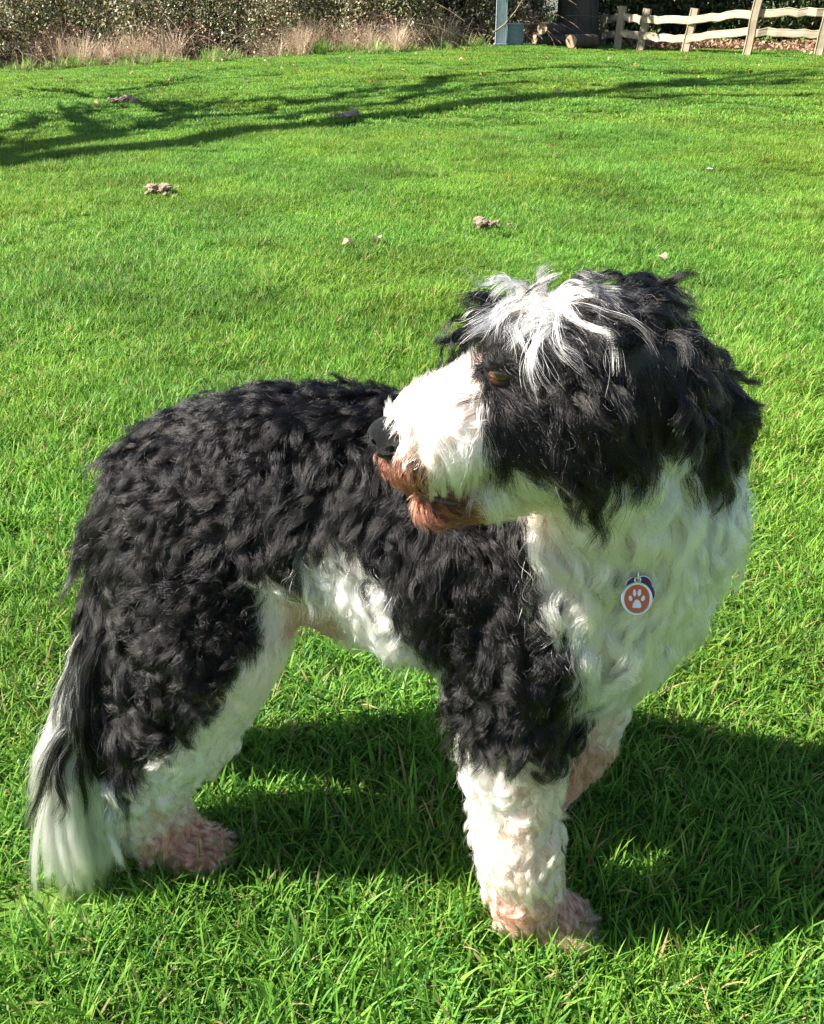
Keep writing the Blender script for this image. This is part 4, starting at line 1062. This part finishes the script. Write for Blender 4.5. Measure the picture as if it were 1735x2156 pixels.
ROOT = TA[pick, 0] * (1 - r1)[:, None] + TA[pick, 1] * (r1 * (1 - r2))[:, None] + TA[pick, 2] * (r1 * r2)[:, None]

# locks (guides)
lock_w = area / (tsty[:, 6] ** 2) * np.where(tsty[:, 0] > 8, 1, .3)
lock_w = lock_w * np.exp(wobble(TC, .8, 30, 51)[:, 0])
NL = int(lock_w.sum() * .85)
lp = RNG.choice(len(tri), NL, p=lock_w / lock_w.sum())
r1, r2 = np.sqrt(RNG.random(NL)), RNG.random(NL)
LR = TA[lp, 0] * (1 - r1)[:, None] + TA[lp, 1] * (r1 * (1 - r2))[:, None] + TA[lp, 2] * (r1 * r2)[:, None]
LN = sdf_grad(LR)
LD, LS = seed_lookup(LR)
VAR = wobble(LR, 1.0, 28, 61); short_ = LS[:, 1] > .025
LS[:, 1] *= np.where(short_, np.exp(.22 * VAR[:, 0]), 1); LS[:, 2] *= np.exp(.45 * VAR[:, 1]); LS[:, 3] *= np.exp(.30 * VAR[:, 2])
LD = LD / (np.linalg.norm(LD, axis=1, keepdims=True) + 1e-9)
calm = np.where(LS[:, 1:2] > .09, .25, 1.0)
LD += (wobble(LR, .75, 34, 11) + RNG.normal(0, .14, LR.shape)) * calm        # cowlicks
LD -= LN * (LD * LN).sum(1, keepdims=True)
LD /= np.linalg.norm(LD, axis=1, keepdims=True) + 1e-9
K = 13
S1 = np.linspace(0, 1, K)
Llen = LS[:, 1] * RNG.uniform(.65, 1.25, NL)
Lift = LS[:, 4] * RNG.uniform(.6, 1.35, NL)
pos = LR.copy(); GP = np.empty((NL, K, 3)); GP[:, 0] = pos
for k in range(1, K):
    s = S1[k]
    d = LD * (.35 + s)[..., None] if np.ndim(s) else LD * (.35 + s)
    d = d + LN * (Lift * (1.25 - 1.35 * s))[:, None]
    d[:, 2] -= LS[:, 7] * s * 1.1
    d /= np.linalg.norm(d, axis=1, keepdims=True) + 1e-9
    pos = pos + d * (Llen / (K - 1))[:, None]
    sd = sdf(pos); need = .002 + .006 * s - sd
    m = need > 0
    if m.any(): pos[m] += sdf_grad(pos[m]) * need[m][:, None]
    GP[:, k] = pos
T = np.gradient(GP, axis=1); T /= np.linalg.norm(T, axis=2, keepdims=True) + 1e-9
SIDE = np.cross(T, LN[:, None]); SIDE /= np.linalg.norm(SIDE, axis=2, keepdims=True) + 1e-9
UPV = np.cross(SIDE, T)
COH = wobble(LR, 5.0, 24, 21)
hand = np.where(COH[:, 1] > 0, 1, -1) * np.where(RNG.random(NL) < .12, -1, 1)
ph = (COH[:, 0] + RNG.normal(0, .55, NL))[:, None] + 6.283 * S1[None] * (Llen / LS[:, 3])[:, None] * hand[:, None] * RNG.uniform(.88, 1.14, NL)[:, None]
am = LS[:, 2][:, None] * RNG.uniform(.4, 1.45, NL)[:, None] * np.minimum(1, S1 * 2.2)[None]
GP = GP + SIDE * (am * np.sin(ph))[..., None] + UPV * (am * .75 * (np.cos(ph) - np.cos(ph[:, :1])))[..., None]

kd = kdtree.KDTree(NL)
for i, q in enumerate(LR): kd.insert(q, i)
kd.balance()
jit = RNG.normal(0, .0018, ROOT.shape)
OWN = np.fromiter((kd.find(q)[1] for q in (ROOT + jit).tolist()), int, N)

# strands follow their lock, roots spread over the skin and drawn together towards the tip
G = GP[OWN].astype(np.float32)
off = (ROOT - LR[OWN]).astype(np.float32)
cl = (LS[OWN, 5] * RNG.uniform(.75, 1.1, N)).clip(0, .97).astype(np.float32)
spread = 1 - cl[:, None] * np.minimum(1, S1 * 1.5)[None] ** .8
lenf = RNG.uniform(.72, 1.06, N).astype(np.float32)
# resample along the lock so strands differ in length
tpos = np.clip(S1[None] * lenf[:, None], 0, 1) * (K - 1)
i0 = np.minimum(tpos.astype(int), K - 2); fr = (tpos - i0)[..., None].astype(np.float32)
ar = np.arange(N)[:, None]
PTS = G[ar, i0] * (1 - fr) + G[ar, i0 + 1] * fr + off[:, None] * spread[..., None].astype(np.float32)
fz = RNG.normal(0, 1, (N, 3)).astype(np.float32)
fz2 = RNG.normal(0, 1, (N, 3)).astype(np.float32)
fl = (RNG.random(N) ** 6 * 3.0 + .5).astype(np.float32) * (np.minimum(LS[OWN, 1], .06) * .05).astype(np.float32)
PTS += (fz[:, None] * (S1[None, :, None] ** 1.5) + fz2[:, None] * np.sin(S1 * 9)[None, :, None] * .35) .astype(np.float32) * fl[:, None, None]

# colour from where each hair is rooted
ST = LS[OWN]; NEAR = nearest_seed(ROOT + RNG.normal(0, .0035, ROOT.shape))
COLR = SCOL[NEAR]
TNT = np.zeros((N, 3))
mixv = RNG.random(N) ** 1.6
lockmix = RNG.random(NL)[OWN]
for kcol, (a, b) in TINT.items():
    m = COLR == kcol
    t = np.clip(.55 * mixv[m] + .45 * lockmix[m] ** 2, 0, 1)[:, None]
    TNT[m] = np.array(a) * (1 - t) + np.array(b) * t
# grey hairs among the black, their tint doubling as painted highlights
ghost = (COLR == 'K') & (RNG.random(N) < .06)
TNT[ghost] = np.array([.050, .042, .038]) * RNG.uniform(.35, 1.6, (ghost.sum(), 1))

# ------------------------------------------------------------------ hair material
def hair_mat(name, rough, rrad, coat=0.0, ior=1.55):
    m = bpy.data.materials.new(name); m.use_nodes = True
    nt = m.node_tree; nt.nodes.remove(nt.nodes['Principled BSDF'])
    h = nt.nodes.new('ShaderNodeBsdfHairPrincipled')
    h.model = 'CHIANG'; h.parametrization = 'COLOR'
    a = nt.nodes.new('ShaderNodeAttribute'); a.attribute_name = 'tint'
    nt.links.new(a.outputs['Color'], h.inputs['Color'])
    h.inputs['Roughness'].default_value = rough
    h.inputs['Radial Roughness'].default_value = rrad
    h.inputs['Coat'].default_value = coat
    h.inputs['IOR'].default_value = ior
    h.inputs['Random Roughness'].default_value = .2
    nt.links.new(h.outputs[0], nt.nodes['Material Output'].inputs[0])
    return m
M_BLACK = hair_mat('black_hair', .24, .35, .0, 1.40)
M_WHITE = hair_mat('white_hair', .38, .75, .0)

def make_fur(name, mask, mat, parent, label=None):
    ids = np.flatnonzero(mask); n = len(ids)
    cu = bpy.data.hair_curves.new(name)
    cu.add_curves([K] * n)
    cu.attributes['position'].data.foreach_set('vector', PTS[ids].astype(np.float32).ravel())
    ra = cu.attributes.get('radius') or cu.attributes.new('radius', 'FLOAT', 'POINT')
    prof = np.array([.9, 1, 1, 1, 1, 1, .97, .93, .87, .78, .65, .48, .22])
    rad = ST[ids, 8][:, None] * prof[None] * RNG.uniform(.75, 1.25, n)[:, None]
    ra.data.foreach_set('value', rad.astype(np.float32).ravel())
    t = cu.attributes.new('tint', 'FLOAT_COLOR', 'CURVE')
    c4 = np.ones((n, 4), np.float32); c4[:, :3] = TNT[ids]
    t.data.foreach_set('color', c4.ravel())
    cu.materials.append(mat)
    o = obj(name, cu, parent)
    if label: o['label'] = label
    return o

dog = empty('dog', (0, 0, 0))
tag(dog, 'shaggy black and white dog standing on the lawn, head turned back over its shoulder', 'dog')

# skin under the coat takes the colour of the hair that grows there
vnear = nearest_seed(V)
SKIN = {'K': (.012, .010, .010), 'W': (.62, .50, .44), 'C': (.60, .42, .34), 'P': (.42, .22, .17), 'R': (.05, .02, .015), 'T': (.5, .38, .28), 'Y': (.58, .47, .38), 'S': (.48, .29, .23)}
vcol = np.array([SKIN[k] for k in SCOL[vnear]])
m_skin, nt, b = new_mat('dog_skin')
at = node(nt, 'ShaderNodeAttribute', attribute_name='tint')
nt.links.new(at.outputs['Color'], b.inputs['Base Color'])
b.inputs['Roughness'].default_value = .7
nz = noise(nt, 220, 3); bump(nt, nz.outputs[0], b, .4, .002)
obj('body', mesh_np('body', V, F, m_skin, True, vcol), dog)

is_black = COLR == 'K'
is_stain_or_shade = (COLR == 'T') | (COLR == 'R') | (COLR == 'P') | (COLR == 'C')  # stains, plus the throat tan that has shade in its colour
TROT = Matrix.Rotation(RAD(14), 4, 'Z') @ Matrix.Rotation(RAD(62), 4, 'X') @ Matrix.Rotation(RAD(-7), 4, 'Z')
LIP = [(.044, .643, .6925), (.034, .641, .6940), (.024, .6415, .6960), (.012, .644, .6985), (.004, .651, .7005), (.002, .662, .701)]
lipd = np.full(N, 9.0, np.float32)
facing = np.flatnonzero(np.linalg.norm(ROOT - np.array([.03, .665, .70]), axis=1) < .075)
for a_, b_ in zip(LIP, LIP[1:]):
    lipd[facing] = np.minimum(lipd[facing], d_cone(PTS[facing], a_, b_, 0, 0).min(1))
q_ = np.array([[.2115, .7145, .5545]])
for _ in range(6): q_ = q_ - sdf_grad(q_) * sdf(q_)[:, None]
tn_ = sdf_grad(q_)[0]
TAGP = q_[0] + np.array([0, -.028, .008])          # lying on the coat
fr_ = PTS - TAGP[None, None].astype(np.float32)
loc_ = fr_ @ np.array(TROT.to_3x3())          # in the tag's own frame, z out of its face
hit = ((loc_[..., 0] ** 2 + loc_[..., 1] ** 2 < .0165 ** 2) & (loc_[..., 2] > -.003)).any(1) | ((np.abs(loc_[..., 0]) < .006) & (loc_[..., 1] > 0) & (loc_[..., 1] < .026) & (loc_[..., 2] > -.004)).any(1)
hit |= lipd < .0026
hit[facing] |= (np.linalg.norm(PTS[facing] - np.array([.004, .646, .7035], np.float32), axis=2) < .0062).any(1)
make_fur('black_fur', is_black & ~hit, M_BLACK, dog, 'black wavy fur')
make_fur('white_fur', ~is_black & ~is_stain_or_shade & ~hit, M_WHITE, dog, 'white woolly fur')
make_fur('stained_shaded_fur', is_stain_or_shade & ~hit, M_WHITE, dog, 'pinkish brown stained fur, with tan throat fur toned for shade')

# nose leather with nostrils
def nose_sdf(p):
    q = (np.asarray(p, np.float32) - NOSE.astype(np.float32)) @ HM.astype(np.float32)      # x forward, y across, z up
    d = d_ell(q, (0, 0, .001), (.016, .0185, .015))
    for s in (-1, 1):
        w = d_ell(q, (.002, s * .011, -.0035), (.0135, .009, .0095)); k = .008
        h = np.maximum(k - np.abs(d - w), 0) / k; d = np.minimum(d, w) - h * h * k * .25
        n = np.minimum(d_cone(q, (.014, s * .0075, -.001), (.006, s * .0125, -.004), .0052, .0040), d_cone(q, (.012, s * .0105, -.003), (.004, s * .0195, -.0015), .0034, .0020))
        k = .002; h = np.maximum(k - np.abs(d + n), 0) / k; d = np.maximum(d, -n) + h * h * k * .25
    g = d_cone(q, (.017, 0, -.004), (.013, 0, -.016), .0012, .0012)
    return np.maximum(d, -g)
nv, nf = surface_nets(nose_sdf, NOSE - .03, NOSE + .03, .0011)
m_nose, nt, b = new_mat('nose_leather')
b.inputs['Base Color'].default_value = (.006, .0055, .0065, 1)
b.inputs['Specular IOR Level'].default_value = .3
b.inputs['Roughness'].default_value = .34
vo = node(nt, 'ShaderNodeTexVoronoi'); vo.inputs['Scale'].default_value = 620
bump(nt, vo.outputs['Distance'], b, .8, .0007)
b.inputs['Coat Weight'].default_value = .22; b.inputs['Coat Roughness'].default_value = .16
nt.links.new(b.inputs['Normal'].links[0].from_socket, b.inputs['Coat Normal'])
obj('nose', mesh_np('nose', nv, nf, m_nose, True), dog)

def uv_ball(r, seg=24, rings=14, sx=1, sy=1, sz=1):
    bm = bmesh.new(); bmesh.ops.create_uvsphere(bm, u_segments=seg, v_segments=rings, radius=r)
    bmesh.ops.scale(bm, vec=(sx, sy, sz), verts=bm.verts)
    return bm
def bm_obj(name, bm, mat, parent=None, smooth=True):
    me = bpy.data.meshes.new(name); bm.to_mesh(me); bm.free()
    me.materials.append(mat)
    if smooth: me.polygons.foreach_set('use_smooth', [True] * len(me.polygons))
    return obj(name, me, parent)

# eyes: brown iris, dark lids
m_eye, nt, b = new_mat('eye_wet')
tc = node(nt, 'ShaderNodeTexCoord'); sp_ = node(nt, 'ShaderNodeSeparateXYZ')
nt.links.new(tc.outputs['Object'], sp_.inputs[0])
mp = node(nt, 'ShaderNodeMapRange'); mp.inputs[1].default_value = .0; mp.inputs[2].default_value = .0122
nt.links.new(sp_.outputs['Z'], mp.inputs[0])
nt.links.new(ramp(nt, mp.outputs[0], [(0, (.25, .2, .18)), (.60, (.03, .014, .01)), (.68, (.10, .032, .010)), (.86, (.055, .018, .007)), (.90, (.004, .003, .003)), (1, (.002, .002, .002))]), b.inputs['Base Color'])
b.inputs['Roughness'].default_value = .06
b.inputs['Coat Weight'].default_value = 1.0
m_lid, nt, b = new_mat('eyelid'); b.inputs['Base Color'].default_value = (.035, .018, .014, 1); b.inputs['Roughness'].default_value = .45
def eye(center, gaze):
    o = bm_obj('eye', uv_ball(.0122), m_eye, dog)
    o.location = center
    o.rotation_mode = 'QUATERNION'; o.rotation_quaternion = Vector(gaze).to_track_quat('Z', 'Y')
    for sgn in (1, -1):      # lids as curved wedges round the ball
        bm = bmesh.new(); rows = []
        for i in range(13):
            a = math.pi * i / 12
            row = []
            for j in range(4):
                t = j / 3
                e0 = math.sin(a) * (.60 if sgn > 0 else .62)          # opening
                el = e0 * (1 - t) + (1.25) * t
                rr = .0130 + .0012 * math.sin(t * math.pi)
                x = math.cos(a) * math.cos(el * .9); y = math.sin(el) * sgn
                z = math.sqrt(max(0, 1 - min(1, x * x + y * y)))
                row.append(bm.verts.new(Vector((x, y, z)).normalized() * rr))
            rows.append(row)
        for i in range(12):
            for j in range(3): bm.faces.new((rows[i][j], rows[i + 1][j], rows[i + 1][j + 1], rows[i][j + 1]))
        bmesh.ops.recalc_face_normals(bm, faces=bm.faces)
        bm_obj('eyelid', bm, m_lid, o)
eye(EYE, (-.10, -.88, .34))
eye(EYE + np.array([.012, .078, .004]), (-.75, .65, .1))

# lower lip, teeth and tongue in the slightly open mouth
m_lip, nt, b = new_mat('lip'); b.inputs['Base Color'].default_value = (.05, .028, .028, 1); b.inputs['Roughness'].default_value = .25
m_tooth, nt, b = new_mat('tooth'); b.inputs['Base Color'].default_value = (.78, .72, .58, 1); b.inputs['Roughness'].default_value = .25
m_tongue, nt, b = new_mat('tongue'); b.inputs['Base Color'].default_value = (.42, .14, .13, 1); b.inputs['Roughness'].default_value = .35
def tube(path, radii, seg=8, cap=True):
    bm = bmesh.new(); rings = []
    path = [Vector(p) for p in path]
    for i, p in enumerate(path):
        d = (path[min(i + 1, len(path) - 1)] - path[max(i - 1, 0)]).normalized()
        q = d.to_track_quat('Z', 'X'); r = radii[i] if hasattr(radii, '__len__') else radii
        rings.append([bm.verts.new(p + q @ Vector((math.cos(6.2832 * j / seg) * r, math.sin(6.2832 * j / seg) * r, 0))) for j in range(seg)])
    for a, b_ in zip(rings, rings[1:]):
        for j in range(seg): bm.faces.new((a[j], a[(j + 1) % seg], b_[(j + 1) % seg], b_[j]))
    if cap:
        bm.faces.new(rings[0][::-1]); bm.faces.new(rings[-1])
    return bm
bm_obj('lower_lip', tube(LIP, [.0008, .0018, .0024, .0028, .0028, .002]), m_lip, dog)
bm_obj('tongue', tube([(.06, .668, .703), (.03, .664, .705), (.012, .663, .703)], [.010, .010, .005], 12), m_tongue, dog)
for tx, ty, h_ in ((.010, .648, .012), (.019, .6455, .007), (.026, .645, .007)):
    bm_obj('tooth', tube([(tx, ty, .699), (tx - .0006, ty - .0004, .699 + h_ * .6), (tx - .0016, ty, .699 + h_)], [.0026, .002, .0005]), m_tooth, dog)

# ------------------------------------------------------------------ pet tags hanging at the chest
m_steel, nt, b = new_mat('tag_steel'); b.inputs['Base Color'].default_value = (.72, .72, .70, 1); b.inputs['Metallic'].default_value = .9; b.inputs['Roughness'].default_value = .28
m_enamel, nt, b = new_mat('orange_enamel'); b.inputs['Base Color'].default_value = (.52, .105, .02, 1); b.inputs['Roughness'].default_value = .3
m_pad, nt, b = new_mat('tag_pad'); b.inputs['Base Color'].default_value = (.74, .73, .68, 1); b.inputs['Metallic'].default_value = .5; b.inputs['Roughness'].default_value = .3
m_plum, nt, b = new_mat('plum_enamel'); b.inputs['Base Color'].default_value = (.06, .012, .03, 1); b.inputs['Roughness'].default_value = .3
def slab(outline, z0, z1, bev=.0003):
    bm = bmesh.new(); lo = [bm.verts.new((x, y, z0)) for x, y in outline]; hi = [bm.verts.new((x, y, z1)) for x, y in outline]
    n = len(lo); bm.faces.new(lo[::-1]); top_ = bm.faces.new(hi)
    for i in range(n): bm.faces.new((lo[i], lo[(i + 1) % n], hi[(i + 1) % n], hi[i]))
    bmesh.ops.bevel(bm, geom=[e_ for e_ in top_.edges], offset=bev, segments=2, affect='EDGES')
    return bm
def disc(rx, ry, n=40, cx_=0, cy_=0, rot=0):
    return [(cx_ + rx * math.cos(i * 6.28319 / n) * math.cos(rot) - ry * math.sin(i * 6.28319 / n) * math.sin(rot), cy_ + rx * math.cos(i * 6.28319 / n) * math.sin(rot) + ry * math.sin(i * 6.28319 / n) * math.cos(rot)) for i in range(n)]
def annulus(ro, ri, z0, z1, n=40):
    bm = bmesh.new(); R = []
    for r_, z_ in ((ro, z0), (ro, z1 - .0004), (ro - .0005, z1), (ri + .0004, z1), (ri, z1 - .0004), (ri, z0)):
        R.append([bm.verts.new((r_ * math.cos(i * 6.28319 / n), r_ * math.sin(i * 6.28319 / n), z_)) for i in range(n)])
    for a, b_ in zip(R, R[1:] + R[:1]):
        for i in range(n): bm.faces.new((a[i], a[(i + 1) % n], b_[(i + 1) % n], b_[i]))
    bmesh.ops.recalc_face_normals(bm, faces=bm.faces)
    return bm
tg = empty('pet_tag', TAGP); tg.rotation_mode = 'QUATERNION'; tg.rotation_quaternion = TROT.to_quaternion()
tg.scale = (1.12, 1.12, 1.12)
tag(tg, 'round orange pet tag with a white paw print hanging on the white chest', 'pet tag')
bmo('enamel_face', slab(disc(.0118, .0118), -.0008, .0004, .0001), m_enamel, tg, False)
bmo('rim', annulus(.0142, .0117, -.0010, .0012), m_steel, tg, True)
for (px_, py_, rx_, ry_, ro_) in ((-.0058, .0005, .0016, .0023, .25), (-.0022, .0050, .0015, .0030, .05), (.0022, .0050, .0017, .0030, -.12), (.0056, .0003, .0017, .0025, -.4)):
    bmo('paw_toe', slab(disc(rx_, ry_, 18, px_, py_, ro_), .0004, .0009, .0002), m_pad, tg)
pad = [(-.0042, -.0068), (-.0030, -.0078), (0, -.0074), (.0030, -.0080), (.0042, -.0066), (.0036, -.0040), (.0018, -.0012), (0, -.0004), (-.0018, -.0012), (-.0036, -.0040)]
bmo('paw_pad', slab(pad, .0004, .0010, .0003), m_pad, tg)
bm = annulus(.0032, .0016, -.0008, .0008, 18); bmesh.ops.translate(bm, vec=(.0008, .0158, 0), verts=bm.verts)
bmo('loop', bm, m_steel, tg, True)
def ring_mesh(r, t_, n=24, k=8):
    pts = [(r * math.cos(i * 6.28319 / n), r * math.sin(i * 6.28319 / n), 0) for i in range(n + 1)]
    return tubes_mesh('split_ring', [(pts, t_)], m_steel, k)
o = obj('split_ring', ring_mesh(.0058, .0007), tg); o.location = (.0012, .0205, 0); o.rotation_euler = (0, RAD(65), 0)
t2 = empty('pet_tag', TAGP + np.array([.0040, .0030, .0050])); t2.rotation_mode = 'QUATERNION'; t2.rotation_quaternion = (TROT @ Matrix.Rotation(RAD(-12), 4, 'Z')).to_quaternion()
t2.scale = (1.12, 1.12, 1.12)
tag(t2, 'dark plum scalloped pet tag half hidden behind the orange one', 'pet tag')
bone = [((.0118 + .0022 * abs(math.cos(2.5 * a))) * math.cos(a), (.0118 + .0022 * abs(math.cos(2.5 * a))) * math.sin(a)) for a in np.linspace(0, 6.28319, 60, endpoint=False)]
bmo('plate', slab(bone, -.0024, -.0014, .0002), m_plum, t2)
bmo('edge', slab([(x * 1.07, y * 1.07) for x, y in bone], -.0032, -.0025, .0002), m_steel, t2)
